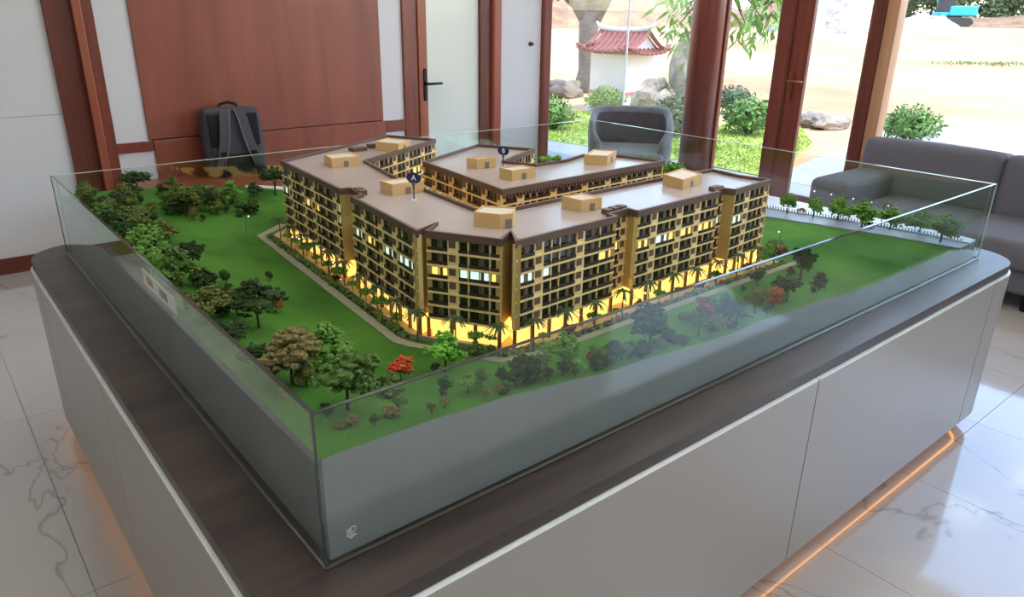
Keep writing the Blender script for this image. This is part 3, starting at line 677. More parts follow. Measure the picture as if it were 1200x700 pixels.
# ------------------------------------------------------------------ miniature trees and plants
# (x, y, height, crown kind, leaf colour, zone) in model coordinates
TREES = [
    (0.261, 2.078, 0.101, 'umb', 'dk', 'hill'), (0.243, 1.986, 0.041, 'ball', 'dk', 'hill'), (0.347, 2.077, 0.043, 'round', 'dk', 'hill'), (0.326, 1.981, 0.046, 'round', 'md', 'hill'), (0.391, 2.06, 0.024, 'ball', 'dk', 'hill'),
    (0.368, 1.872, 0.128, 'round', 'ol', 'hill'), (0.469, 1.92, 0.085, 'round', 'dk', 'hill'), (0.47, 1.998, 0.062, 'round', 'md', 'hill'), (0.58, 1.988, 0.103, 'cone', 'lt', 'hill'), (0.684, 2.016, 0.076, 'round', 'dk', 'hill'),
    (0.79, 2.063, 0.13, 'umb', 'dk', 'hill'), (0.653, 1.968, 0.035, 'bush', 'md', 'hill'), (0.523, 1.894, 0.034, 'ball', 'dk', 'hill'), (0.565, 1.869, 0.031, 'bush', 'dk', 'hill'), (0.303, 1.893, 0.036, 'ball', 'dk', 'hill'),
    (0.382, 1.836, 0.05, 'round', 'ol', 'hill'), (0.414, 1.829, 0.03, 'ball', 'dk', 'hill'), (0.341, 1.881, 0.075, 'round', 'dk', 'hill'), (0.529, 1.995, 0.054, 'round', 'ol', 'hill'), (0.07, 1.891, 0.052, 'round', 'dk', 'left'),
    (0.156, 2.01, 0.034, 'bush', 'dk', 'left'), (0.183, 1.94, 0.055, 'round', 'ol', 'left'), (0.098, 1.697, 0.052, 'round', 'md', 'left'), (0.059, 1.751, 0.037, 'bush', 'dk', 'left'), (0.149, 1.624, 0.085, 'round', 'ol', 'left'),
    (0.261, 1.918, 0.043, 'round', 'ol', 'left'), (0.22, 1.734, 0.044, 'ball', 'dk', 'left'), (0.066, 1.451, 0.073, 'round', 'dk', 'left'), (0.083, 1.277, 0.1, 'round', 'lt', 'left'), (0.076, 1.181, 0.049, 'round', 'ol', 'left'),
    (0.194, 1.46, 0.072, 'round', 'ol', 'left'), (0.076, 0.978, 0.116, 'cone', 'md', 'left'), (0.182, 1.192, 0.083, 'round', 'dk', 'left'), (0.148, 1.035, 0.041, 'bush', 'or', 'left'), (0.123, 0.957, 0.024, 'ball', 'dk', 'left'),
    (0.215, 1.024, 0.044, 'ball', 'dk', 'left'), (0.178, 0.898, 0.04, 'round', 'dk', 'left'), (0.062, 1.012, 0.029, 'bush', 'dk', 'left'), (0.057, 0.8, 0.043, 'round', 'dk', 'left'), (0.073, 0.719, 0.082, 'round', 'ol', 'left'),
    (0.145, 0.742, 0.075, 'round', 'ol', 'left'), (0.161, 0.648, 0.129, 'round', 'dk', 'left'), (0.371, 1.107, 0.032, 'ball', 'dk', 'left'), (0.26, 0.793, 0.048, 'round', 'or', 'left'), (0.068, 0.64, 0.027, 'ball', 'dk', 'left'),
    (0.088, 0.591, 0.047, 'bush', 'dk', 'left'), (0.109, 0.736, 0.036, 'bush', 'dk', 'left'), (0.061, 0.534, 0.062, 'round', 'dk', 'corner'), (0.068, 0.631, 0.03, 'ball', 'dk', 'corner'), (0.044, 0.388, 0.064, 'round', 'dk', 'corner'),
    (0.084, 0.3, 0.123, 'round', 'br', 'corner'), (0.078, 0.35, 0.026, 'round', 'dk', 'corner'), (0.114, 0.284, 0.052, 'round', 'ol', 'corner'), (0.206, 0.382, 0.119, 'cone', 'lt', 'corner'), (0.209, 0.517, 0.059, 'cone', 'md', 'corner'),
    (0.145, 0.282, 0.033, 'ball', 'dk', 'corner'), (0.137, 0.159, 0.127, 'round', 'md', 'corner'), (0.088, 0.142, 0.03, 'ball', 'dk', 'corner'), (0.054, 0.257, 0.024, 'bush', 'br', 'corner'), (0.251, 0.189, 0.053, 'bush', 'md', 'corner'),
    (0.314, 0.266, 0.063, 'round', 'red', 'corner'), (0.235, 0.202, 0.037, 'ball', 'dk', 'corner'), (0.206, 0.09, 0.031, 'round', 'md', 'front'), (0.181, 0.075, 0.028, 'bush', 'br', 'front'), (0.138, 0.06, 0.022, 'ball', 'dk', 'front'),
    (0.11, 0.092, 0.025, 'bush', 'br', 'front'), (0.085, 0.094, 0.019, 'bush', 'br', 'front'), (0.443, 0.287, 0.104, 'round', 'br2', 'path'), (0.41, 0.277, 0.029, 'ball', 'dk', 'path'), (0.569, 0.331, 0.047, 'bush', 'md', 'path'),
    (0.603, 0.328, 0.039, 'bush', 'md', 'path'), (0.604, 0.388, 0.044, 'umb', 'lt', 'path'), (0.637, 0.363, 0.037, 'umb', 'lt', 'path'), (0.317, 0.103, 0.043, 'round', 'dk', 'front'), (0.361, 0.087, 0.049, 'round', 'lt', 'front'),
    (0.404, 0.1, 0.045, 'round', 'md', 'front'), (0.464, 0.108, 0.035, 'round', 'dk', 'front'), (0.365, 0.029, 0.027, 'ball', 'br', 'front'), (0.396, 0.028, 0.025, 'ball', 'br', 'front'), (0.408, 0.029, 0.029, 'bush', 'dk', 'front'),
    (0.457, 0.057, 0.039, 'round', 'dk', 'front'), (0.482, 0.062, 0.067, 'round', 'dk', 'front'), (0.543, 0.081, 0.058, 'round', 'md', 'front'), (0.528, 0.03, 0.032, 'ball', 'dk', 'front'), (0.582, 0.048, 0.038, 'ball', 'dk', 'front'),
    (0.613, 0.051, 0.097, 'round', 'lt', 'front'), (0.601, 0.03, 0.024, 'ball', 'dk', 'front'), (0.674, 0.041, 0.028, 'bush', 'dk', 'front'), (0.722, 0.073, 0.043, 'round', 'md', 'front'), (0.736, 0.111, 0.027, 'bush', 'redb', 'front'),
    (0.703, 0.035, 0.027, 'ball', 'dk', 'front'), (0.717, 0.028, 0.025, 'ball', 'dk', 'front'), (0.751, 0.037, 0.055, 'round', 'dk', 'front'), (0.243, 0.038, 0.026, 'ball', 'br', 'front'), (0.275, 0.042, 0.024, 'ball', 'br', 'front'),
    (0.711, 0.061, 0.047, 'round', 'md', 'front'), (0.717, 0.033, 0.025, 'ball', 'dk', 'front'), (0.766, 0.036, 0.05, 'round', 'md', 'front'), (0.776, 0.027, 0.023, 'ball', 'dk', 'front'), (0.91, 0.069, 0.112, 'round', 'dk', 'front'),
    (0.815, 0.032, 0.037, 'bush', 'dk', 'front'), (0.836, 0.029, 0.028, 'ball', 'dk', 'front'), (0.902, 0.033, 0.042, 'bush', 'md', 'front'), (0.967, 0.029, 0.029, 'bush', 'dk', 'front'), (0.987, 0.029, 0.028, 'bush', 'dk', 'front'),
    (1.066, 0.056, 0.067, 'round', 'md', 'front'), (1.17, 0.108, 0.077, 'round', 'redb', 'front'), (1.089, 0.032, 0.03, 'ball', 'dk', 'front'), (1.136, 0.036, 0.052, 'round', 'ol', 'front'), (1.19, 0.048, 0.089, 'round', 'dk', 'front'),
    (1.232, 0.041, 0.067, 'round', 'dk', 'front'), (1.18, 0.031, 0.028, 'bush', 'dk', 'front'), (1.466, 0.195, 0.025, 'ball', 'dk', 'front'), (1.328, 0.048, 0.078, 'round', 'ol', 'rend'), (1.34, 0.029, 0.029, 'ball', 'dk', 'rend'),
    (1.411, 0.042, 0.07, 'round', 'or', 'rend'), (1.555, 0.203, 0.059, 'round', 'dk', 'rend'), (1.63, 0.174, 0.029, 'ball', 'dk', 'rend'), (1.496, 0.046, 0.084, 'round', 'dk', 'rend'), (1.755, 0.207, 0.03, 'bush', 'redb', 'rend'),
    (1.754, 0.174, 0.106, 'round', 'dk', 'rend'), (1.694, 0.075, 0.065, 'cone', 'dk', 'rend'), (1.633, 0.061, 0.026, 'ball', 'dk', 'rend'), (1.867, 0.358, 0.051, 'bush', 'lt', 'rend'), (1.9, 0.334, 0.04, 'bush', 'redb', 'rend'),
    (2.516, 0.678, 0.082, 'round', 'lt', 'road'), (2.544, 0.574, 0.084, 'round', 'lt', 'road'), (2.61, 0.497, 0.087, 'round', 'lt', 'road'), (2.571, 0.374, 0.098, 'round', 'lt', 'road'), (2.646, 0.293, 0.087, 'round', 'lt', 'road'),
    (2.708, 0.202, 0.086, 'round', 'lt', 'road'), (2.642, 0.09, 0.106, 'round', 'lt', 'road'), (2.762, 0.548, 0.1, 'palm', 'dk', 'far'), (2.76, 0.448, 0.1, 'palm', 'dk', 'far'), (2.76, 0.364, 0.1, 'palm', 'dk', 'far'),
    (2.501, 1.507, 0.14, 'round', 'lt', 'court'), (2.563, 1.463, 0.131, 'palm', 'dk', 'court'), (2.453, 1.278, 0.15, 'round', 'lt', 'court'), (2.04, 1.836, 0.113, 'round', 'lt', 'court'),
]

LEAF = {'dk': mat('mini_leaf_dark', (40, 66, 26), .9, var=.35, vscale=160, bump=.5, bscale=300), 'md': mat('mini_leaf_mid', (72, 102, 40), .9, var=.35, vscale=160, bump=.5, bscale=300),
        'ol': mat('mini_leaf_olive', (96, 106, 46), .9, var=.35, vscale=160, bump=.5, bscale=300), 'lt': mat('mini_leaf_light', (92, 136, 52), .9, var=.35, vscale=160, bump=.5, bscale=300),
        'br': mat('mini_leaf_brownish', (112, 104, 62), .9, var=.35, vscale=160, bump=.5, bscale=300), 'br2': mat('mini_leaf_bright', (104, 170, 58), .9, var=.3, vscale=160, bump=.5, bscale=300),
        'or': mat('mini_leaf_orange', (70, 92, 40), .9, col2=(196, 92, 30), vscale=90, bump=.5, bscale=300), 'red': mat('mini_leaf_red', (96, 110, 46), .9, col2=(226, 48, 22), vscale=70, bump=.5, bscale=300),
        'redb': mat('mini_leaf_redbrown', (78, 66, 40), .9, col2=(150, 58, 44), vscale=120, bump=.5, bscale=300)}
BARK = mat('mini_bark', (70, 58, 40), .9)
WORD = {'dk': 'dark green', 'md': 'mid green', 'ol': 'olive green', 'lt': 'light green', 'br': 'brownish', 'br2': 'bright green', 'or': 'orange tinged', 'red': 'red flowering', 'redb': 'reddish brown'}
def crown_mesh(kind, seed):
    rng = random.Random(seed*31+len(kind)*7+3); m = MB()
    n = {'round': 190, 'umb': 170, 'cone': 190, 'ball': 110, 'bush': 120}[kind]
    lobes = []
    if kind == 'round':
        for k in range(9): a = k*2.4; w = rng.uniform(.05, .30); lobes.append((w*math.cos(a), w*math.sin(a), rng.uniform(.42, .84)-w*.25, rng.uniform(.15, .22)))
        lobes.append((0, 0, .80, .18))
    elif kind == 'cone':
        for k in range(9): z = .28+.62*k/9; w = .22*(1-k/10); a = k*2.4; lobes.append((w*math.cos(a), w*math.sin(a), z, .10+.11*(1-k/9)))
    elif kind == 'umb':
        for k in range(7): a = k*.9+rng.uniform(-.3, .3); lobes.append((.29*math.cos(a), .29*math.sin(a), rng.uniform(.58, .74), .17))
        lobes.append((0, 0, .82, .18)); lobes.append((.1, .05, .7, .2))
    elif kind == 'ball':
        lobes = [(0, 0, .62, .32), (.08, .05, .72, .26), (-.07, 0, .5, .26)]
    else:
        for k in range(7): lobes.append((rng.uniform(-.24, .24), rng.uniform(-.24, .24), rng.uniform(.25, .58), rng.uniform(.2, .28)))
    for L in lobes: m.blob((L[0], L[1], L[2]), L[3]*.58, rng, .3, 2, (1, 1, .85))
    for i in range(n):
        L = lobes[i % len(lobes)]
        d = Vector((rng.gauss(0, 1), rng.gauss(0, 1), rng.gauss(0, 1))).normalized()
        r = L[3]*rng.uniform(.7, 1.05)
        m.blob((L[0]+d.x*r, L[1]+d.y*r, max(.03, L[2]+d.z*r*.85)), rng.uniform(.026, .052) if kind != 'bush' else rng.uniform(.05, .085), rng, .42)
    return m.mesh('crown', LEAF['dk'])
CROWN = {(k, s): crown_mesh(k, s) for k in ('round', 'umb', 'cone', 'ball', 'bush') for s in range(4)}
def trunk_mesh(kind):
    m = MB()
    if kind == 'bush': m.tube([(0, 0, -.03), (0, 0, .3)], [.05, .03], 6)
    elif kind == 'ball': m.tube([(0, 0, -.04), (0.01, 0, .5)], [.04, .025], 6)
    else:
        m.tube([(0, 0, -.03), (.01, 0, .3), (0, .01, .6)], [.032, .024, .012], 6)
        m.tube([(.01, 0, .32), (.14, .05, .6)], [.015, .008], 5); m.tube([(.01, 0, .36), (-.12, -.06, .62)], [.015, .008], 5)
    return m.mesh('trunk', BARK)
TRUNK = {k: trunk_mesh(k) for k in ('round', 'umb', 'cone', 'ball', 'bush')}
def frond_mesh(seed):
    rng = random.Random(seed); m = MB()
    for k in range(13):
        a = k*2*math.pi/13+rng.uniform(-.2, .2); up_ = rng.uniform(.1, .9); dx, dy = math.cos(a), math.sin(a); px, py = -dy, dx
        P = []
        for s in range(5):
            q = s/4; rr = .38*q; z = .93+.10*up_*math.sin(q*2.2)-.20*q*q; w = .045*(1-.75*q)+.008
            P.append(((dx*rr+px*w, dy*rr+py*w, z-.02), (dx*rr, dy*rr, z), (dx*rr-px*w, dy*rr-py*w, z-.02)))
        vs = [v for t in P for v in t]; fs = []
        for s in range(4): o = 3*s; fs += [(o, o+1, o+4, o+3), (o+1, o+2, o+5, o+4)]
        m.add(vs, fs)
    return m.mesh('fronds', mat('mini_palm_leaf', (58, 78, 36), .7, var=.3, vscale=120))
FROND = [frond_mesh(s) for s in range(3)]
PTRUNK = MB().tube([(0, 0, -.03), (.012, 0, .45), (0, 0, .94)], [.028, .02, .016], 6).mesh('trunk', mat('mini_palm_bark', (74, 60, 44), .9))
ZONE = {'hill': 'on the back left hill', 'left': 'along the left pane', 'corner': 'near the front corner', 'front': 'on the front slope',
        'path': 'at the path bend', 'rend': 'right end of front slope', 'road': 'lining the road', 'far': 'behind the road', 'court': 'behind the courtyard block'}
seen = {}
rngT = random.Random(4)
def mini_tree(x, y, h, kind, colr, zone, z=None, label=None, group=None):
    if zone == 'road': h *= 1.2
    if z is None:
        x = min(max(x, .018+.60*h), 2.782-.58*h); y = min(max(y, .018+.60*h), 2.162-.55*h); z = HT(x, y)
    size = 'tall' if h > .09 else ('small' if h < .045 else 'mid-sized')
    shape = {'round': 'spreading model tree', 'umb': 'flat-topped model tree', 'cone': 'pointed model tree', 'ball': 'ball-shaped model tree', 'bush': 'low model bush', 'palm': 'model palm'}[kind]
    if label is None: label = '%s %s %s %s' % (size, WORD[colr], shape, ZONE[zone])
    nm = {'bush': 'miniature_bush', 'palm': 'miniature_palm'}.get(kind, 'miniature_tree')
    cat = {'bush': 'bush', 'palm': 'palm'}.get(kind, 'tree')
    t = thing(nm, label, cat, (x, y, ZT+z), rngT.uniform(0, 6.28), group or label); t.scale = (h, h, h)
    seen.setdefault(label, []).append(t)
    if kind == 'palm':
        link('trunk', PTRUNK, t); link('fronds', FROND[rngT.randrange(3)], t); return t
    link('trunk', TRUNK[kind], t)
    c = link('crown', CROWN[(kind, rngT.randrange(4))], t)
    c.material_slots[0].link = 'OBJECT'; c.material_slots[0].material = LEAF[colr]
    w = rngT.uniform(1.12, 1.36) if kind != 'bush' else 1.3; c.scale = (w, w, 1)
    return t
for tr in TREES: mini_tree(*tr)
rngF = random.Random(12)
def fill(n, xr, yr, hr, kinds, cols, zone):
    put = 0; tries = 0
    while put < n and tries < 4000:
        tries += 1; x, y = rngF.uniform(*xr), rngF.uniform(*yr)
        if zone == 'left' and x > .06+.14*rngF.random()+.05*(y > 1.5): continue
        if dpoly(PAD, x, y) < .06 or any(math.hypot(x-a[0], y-a[1]) < .025 for a in TREES): continue
        h = rngF.uniform(*hr); x = max(x, .02+.36*h); y = min(max(y, .02+.36*h), 2.15-.36*h)
        TREES.append((x, y, h)); mini_tree(x, y, h, rngF.choice(kinds), rngF.choice(cols), zone); put += 1
fill(34, (.03, .27), (.72, 2.12), (.035, .085), ['round', 'round', 'bush', 'cone', 'round'], ['dk', 'ol', 'md', 'dk', 'ol', 'lt'], 'left')
fill(14, (.28, .62), (1.86, 2.12), (.03, .075), ['round', 'bush', 'round'], ['dk', 'ol', 'md'], 'hill')
fill(16, (.35, 1.5), (.05, .16), (.026, .05), ['ball', 'bush', 'round'], ['dk', 'dk', 'md'], 'front')
# palms along the lit arcade
def along(P, k0, k1):
    return [(P[0][0]+(P[1][0]-P[0][0])*i/(k1-1), P[0][1]+(P[1][1]-P[0][1])*i/(k1-1)) for i in range(k0, k1)]
for x, y in along(((.592, 1.55), (.506, .60)), 0, 9): mini_tree(x, y, .086+rngT.uniform(-.004, .006), 'palm', 'dk', 'path', .1, 'slim model palm along the left wing arcade')
for x, y in ((.505, .50), (.555, .405), (.612, .305)): mini_tree(x, y, .090, 'palm', 'dk', 'path', .1, 'slim model palm before the chamfered corner facade')
for x, y in along(((.70, .278), (1.78, .288)), 0, 11): mini_tree(x, y, .088+rngT.uniform(-.004, .006), 'palm', 'dk', 'path', .1, 'slim model palm along the right wing arcade')
for i, (x, y) in enumerate(along(((.598, 1.50), (.516, .62)), 0, 10)): mini_tree(x, y, .034+.008*(i % 3), 'umb', 'lt', 'path', .1035, 'tiny bright green plaza tree beside the left wing arcade')
for i, (x, y) in enumerate(along(((.72, .298), (1.72, .306)), 0, 12)): mini_tree(x+.03, y, .026+.006*(i % 3), 'bush' if i % 3 == 1 else 'umb', 'redb' if i % 3 == 1 else 'lt', 'path', .1035, 'tiny reddish bush beside the right wing arcade' if i % 3 == 1 else 'tiny bright green plaza tree beside the right wing arcade')
# planting strips between path and arcade
def strip(P, w, n, cols, label, seed):
    rng = random.Random(seed); m = MB()
    for i in range(n):
        s = rng.random()*(len(P)-1); k = int(s); q = s-k; a, b = P[k], P[k+1]
        x = a[0]+(b[0]-a[0])*q+rng.uniform(-w, w); y = a[1]+(b[1]-a[1])*q+rng.uniform(-w, w)
        r = rng.uniform(.004, .008); m.blob((x, y, ZT+.102+r*rng.uniform(.4, 1.2)), r, rng, .35, mi=rng.randrange(len(cols)))
    o = m.build('planting_strip', [LEAF[c] for c in cols]); tag(o, label, 'hedge', kind='stuff')
strip([(.570, 1.60), (.490, .53)], .010, 520, ['ol', 'dk', 'md', 'ol'], 'olive green planting strip between the left footpath and low wall', 3)
strip([(.625, .292), (.74, .272), (1.82, .276)], .007, 480, ['ol', 'dk', 'lt', 'redb'], 'mixed planting strip between the front footpath and the arcade', 5)

# miniature street lamps
LPOST = mat('mini_lamp_post', (92, 92, 92), .4, .5); LBULB = mat('mini_lamp_bulb', (240, 245, 255), .4, emit=(235, 244, 255), estr=3.0)
def mini_lamp(x, y, h, dx, dy, label):
    t = thing('miniature_street_lamp', label, 'street lamp', (x, y, ZT+HT(x, y)), 0, label); seen.setdefault(label, []).append(t)
    MB().tube([(0, 0, -.002), (0, 0, h*.9), (dx*.35, dy*.35, h), (dx, dy, h)], .0011, 5).build('post', LPOST, t, smooth=True)
    MB().blob((dx, dy, h-.001), .0028, random, 0, 1).build('bulb', LBULB, t)
for y in (.35, .42, .5, .60, .68): mini_lamp(2.735, y, .085, -.012, 0, 'thin miniature street lamp on the pavement by the right pane')
for x in (.86, 1.12, 1.40, 1.66): mini_lamp(x, .268, .055, 0, .016, 'thin miniature street lamp on the front footpath')
for y in (.75, 1.05, 1.35): mini_lamp(.512+(y-.75)*.08, y, .055, .016, 0, 'thin miniature street lamp beside the left footpath')
mini_lamp(2.03, .42, .05, -.014, 0, 'thin miniature street lamp on the right lawn'); mini_lamp(.53, 1.72, .055, .014, 0, 'thin miniature street lamp on the lawn by the left wing end')

# miniature cars
def mini_car(x, y, rz, c, label, z):
    t = thing('miniature_car', label, 'car', (x, y, ZT+z), rz)
    b = MB(); b.prism([(-.021, -.0085), (.021, -.0085), (.021, .0085), (-.021, .0085)], .003, .0095).build('body', mat('car_'+label.split()[0], c, .25), t, bevel=.002)
    m = MB(); m.add([(-.014, -.0075, .0095), (.011, -.0075, .0095), (.011, .0075, .0095), (-.014, .0075, .0095), (-.010, -.006, .015), (.005, -.006, .015), (.005, .006, .015), (-.010, .006, .015)],
                    [(4, 5, 6, 7), (0, 1, 5, 4), (1, 2, 6, 5), (2, 3, 7, 6), (3, 0, 4, 7)]); m.build('cabin', PANE, t)
    for sx in (-.013, .013):
        for sy in (-.0085, .0085): MB().tube([(sx, sy-.0015, .0035), (sx, sy+.0015, .0035)], .0035, 10).build('wheel', BLACK, t)
    for sy in (-.006, .006): MB().blob((.021, sy, .0065), .0016, random, 0).build('headlight', LBULB, t)
mini_car(2.625, .37, 1.95, (40, 38, 44), 'black miniature car on the model road', .081)
mini_car(2.60, .66, 1.95, (190, 112, 40), 'orange miniature car parked by the model road fence', .085)
mini_car(.548, 1.03, -1.65, (120, 30, 30), 'red miniature car by the left arcade entrance', .1035)

# ------------------------------------------------------------------ ledge, backpack, seating
led_ = thing('wooden_ledge', 'long low red-brown wooden ledge along the panelled wall', 'ledge', (0, 0, 0))
MB().box(.64, 3.80, .455, 2.92, Y1-.036, .50).build('ledge_top', WOODL, led_, bevel=.004)
MB().box(.66, 3.83, 0, 2.90, Y1-.036, .455).build('ledge_body', WOOD, led_)

FAB = mat('backpack_fabric', (68, 68, 76), .9, var=.12, vscale=300, bump=.2, bscale=500); FABD = mat('backpack_mesh', (24, 24, 28), .95); FABT = mat('backpack_trim', (126, 126, 130), .7)
bp_ = thing('backpack', 'dark grey backpack leaning against the wood panelled wall', 'backpack', (1.405, 4.26, .502), math.radians(-8))
bp_.rotation_euler = (math.radians(-9), 0, math.radians(-8))
rbox('body', -.19, -.05, 0, .19, .13, .46, .05, FAB, bp_, 5, .015)
rbox('back_pad', -.16, -.072, .05, .16, -.045, .42, .012, FAB, bp_, 3)
for s in (-1, 1): rbox('mesh_pad', min(s*.08, s*.165), -.082, .20, max(s*.08, s*.165), -.06, .42, .01, FABD, bp_, 3)
rbox('lumbar_pad', -.14, -.085, .02, .14, -.06, .15, .01, FABD, bp_, 3)
rbox('front_pocket', -.15, .12, .04, .15, .17, .30, .025, FAB, bp_, 3)
for s in (-1, 1):
    m = MB(); path = [(.045*s, -.075, .45), (.06*s, -.105, .38), (.075*s, -.118, .27), (.10*s, -.115, .16), (.135*s, -.10, .06), (.17*s, -.07, .03)]
    vs = []
    for i, p in enumerate(path):
        w = .034 if i < 4 else .022
        vs += [(p[0]-w, p[1], p[2]), (p[0]+w, p[1], p[2]), (p[0]+w, p[1]+.012, p[2]), (p[0]-w, p[1]+.012, p[2])]
    fs = []
    for i in range(len(path)-1):
        o = 4*i; fs += [(o+q, o+4+q, o+4+(q+1) % 4, o+(q+1) % 4) for q in range(4)]
    fs += [(0, 1, 2, 3), (4*len(path)-1, 4*len(path)-2, 4*len(path)-3, 4*len(path)-4)]
    m.add(vs, fs); st = m.build('shoulder_strap', FAB, bp_, bevel=.003)
    MB().tube([(p[0]-(.03 if s > 0 else -.03)*1, p[1]-.003, p[2]) for p in path[:5]], .003, 6).build('piping', FABT, st, smooth=True)
    MB().box(.10*s-.02, -.125, .14, .10*s+.02, -.113, .165).build('buckle', BLACK, st)
MB().tube([(-.075, .03, .455), (-.05, .03, .49), (0, .03, .502), (.05, .03, .49), (.075, .03, .455)], .010, 8).build('carry_handle', FABD, bp_, smooth=True)

SOF = mat('sofa_fabric', (100, 99, 107), .95, var=.06, vscale=200, bump=.15, bscale=700)
sofa = thing('sofa', 'grey fabric sofa with padded arms by the windows', 'sofa', (4.42, .35, 0))
sx = 4.42; sy = .35
def sb(n, x0, y0, z0, x1, y1, z1, r, puff=0): return rbox(n, x0-sx, y0-sy, z0, x1-sx, y1-sy, z1, r, SOF, sofa, 5, puff)
sb('base', 4.46, -2.6, .10, 5.40, 1.60, .26, .03)
sb('arm', 4.42, 1.33, .10, 5.36, 1.62, .575, .055); sb('arm', 4.42, -2.82, .10, 5.36, -2.53, .575, .055)
for a, b in ((.675, 1.33), (-.14, .67), (-.93, -.145), (-1.73, -.935), (-2.53, -1.735)):
    sb('seat_cushion', 4.42, a, .25, 5.14, b, .42, .05, .012)
    q = rbox('back_cushion', -.15, (a-sy), -.02, .15, ((b if b < 1.3 else 1.60)-sy), .40, .075, SOF, sofa, 5, .015)
    q.location = (5.20-sx, 0, .385); q.rotation_euler = (0, math.radians(7), 0)
sb('back_frame', 5.28, -2.8, .10, 5.46, 1.60, .66, .05)
for x in (4.52, 5.32):
    for y in (-2.7, -1.2, .2, 1.5): MB().tube([(x-sx, y-sy, 0), (x-sx, y-sy, .10)], [.03, .04], 10).build('foot', BLACK, sofa)

CHM = mat('chair_velvet', (112, 114, 124), .75, var=.18, vscale=14, bump=.1, bscale=400); CHI = mat('chair_inner', (82, 78, 84), .85, var=.1, vscale=14)
CHM.node_tree.nodes['Principled BSDF'].inputs['Sheen Weight'].default_value = .4
chair = thing('tub_chair', 'grey velvet tub armchair standing by the glazed corner', 'armchair', (4.80, 3.62, 0), math.atan2(-.66, -.75))
m = MB(); N = 36; rings = []
for k in range(N+1):
    th = math.radians(-142+284*k/N)+math.pi          # back at local -x, opening at +x
    c, s = math.cos(th), math.sin(th)
    e = 2.0/3.4; sq = lambda v: math.copysign(abs(v)**e, v)
    ox, oy = .37*sq(c), .385*sq(s); ix, iy = .305*sq(c), .32*sq(s)
    q = abs(k/N*2-1); top = .80-.24*max(0, (q-.42)/.58)**1.3
    ox *= 1.0; P = []
    for (rx, ry, z) in ((ix, iy, .36), (ix, iy, top-.055), (ix+(ox-ix)*.18, iy+(oy-iy)*.18, top-.015), ((ix+ox)/2, (iy+oy)/2, top), (ox-(ox-ix)*.18, oy-(oy-iy)*.18, top-.015), (ox, oy, top-.055), (ox*.97, oy*.97, .36), (ox*.90, oy*.90, .20)):
        P.append((rx-.0, ry, z))
    rings.append(P)
ns = len(rings[0]); vs = [v for P in rings for v in P]
fs = [(k*ns+j, (k+1)*ns+j, (k+1)*ns+(j+1) % ns, k*ns+(j+1) % ns) for k in range(N) for j in range(ns)]
fs += [tuple(range(ns)), tuple(range(N*ns+ns-1, N*ns-1, -1))]
mi = [1 if j in (0,) else 0 for k in range(N) for j in range(ns)]+[0, 0]
m.add(vs, fs); m.mi = mi
shell = m.build('shell', [CHM, CHI], chair, smooth=True)
bm = bmesh.new(); bm.from_mesh(shell.data); bmesh.ops.recalc_face_normals(bm, faces=bm.faces[:]); bm.to_mesh(shell.data); bm.free()
rbox('seat_cushion', -.29, -.30, .30, .36, .30, .46, .05, CHM, chair, 4, .015)
rbox('seat_base', -.30, -.30, .20, .33, .30, .32, .03, CHM, chair, 3)
for x in (-.22, .26):
    for y in (-.22, .22): MB().tube([(x, y, .21), (x*1.08, y*1.08, 0)], [.02, .012], 8).build('leg', BLACK, chair, smooth=True)

# ------------------------------------------------------------------ outdoors
def ground_mat():
    m = bpy.data.materials.new('sandy_ground'); m.use_nodes = True; nt = m.node_tree; b = nt.nodes['Principled BSDF']; L = nt.links.new
    geo = nt.nodes.new('ShaderNodeNewGeometry'); mp = nt.nodes.new('ShaderNodeMapping'); mp.inputs['Scale'].default_value = (.055, .045, .3)
    mp.inputs['Rotation'].default_value = (0, 0, .5)
    n = nt.nodes.new('ShaderNodeTexNoise'); n.inputs['Scale'].default_value = 2.0; n.inputs['Detail'].default_value = 8; n.inputs['Roughness'].default_value = .62
    cr = nt.nodes.new('ShaderNodeValToRGB'); cr.color_ramp.elements[0].position = .36; cr.color_ramp.elements[0].color = srgb(176, 134, 100)
    cr.color_ramp.elements[1].position = .56; cr.color_ramp.elements[1].color = srgb(206, 172, 132)
    L(geo.outputs['Position'], mp.inputs[0]); L(mp.outputs[0], n.inputs['Vector']); L(n.outputs[0], cr.inputs[0]); L(cr.outputs[0], b.inputs['Base Color'])
    b.inputs['Roughness'].default_value = .95; b.inputs['Specular IOR Level'].default_value = .1
    return m
def gz(x, y):
    d = math.hypot(x-2, y-1)
    return -.03+.0118*max(0, d-14)+(.15*noise.noise(Vector((x*.05, y*.05, 0))) if d > 20 else 0)*min(1, (d-20)/30 if d > 20 else 0)
m = MB(); rr = [0, 3, 5, 7, 9, 11, 13, 16, 20, 25, 32, 40, 50, 65, 80, 100, 120, 150, 190, 240, 300]; na = 72
vs = []; fs = []
for i, r in enumerate(rr):
    for k in range(na):
        a = 2*math.pi*k/na; x = 2+r*math.cos(a); y = 1+r*math.sin(a); vs.append((x, y, gz(x, y)-(.25 if r < 7 else 0)))
for i in range(len(rr)-1):
    for k in range(na): fs.append((i*na+k, (i+1)*na+k, (i+1)*na+(k+1) % na, i*na+(k+1) % na))
m.add(vs, fs); g = m.build('ground', ground_mat(), smooth=True); struct(g); tag(g, 'pale sandy building site ground outside the windows', 'ground')
pv = MB().box(X1+.05, -5, -.14, 6.75, 9, -.015).build('terrace', mat('terrace_paving', (150, 150, 154), .7, var=.06, vscale=3)); struct(pv); tag(pv, 'grey paved terrace strip outside the window wall', 'terrace')
pv2 = MB().prism([(6.75, 2.0), (13, 3.6), (13, 4.7), (6.75, 3.3)], -.10, -.012).build('terrace_path', mat('path_concrete', (164, 162, 160), .8, var=.06, vscale=3)); struct(pv2); tag(pv2, 'pale concrete path leading from the door across the garden', 'path')

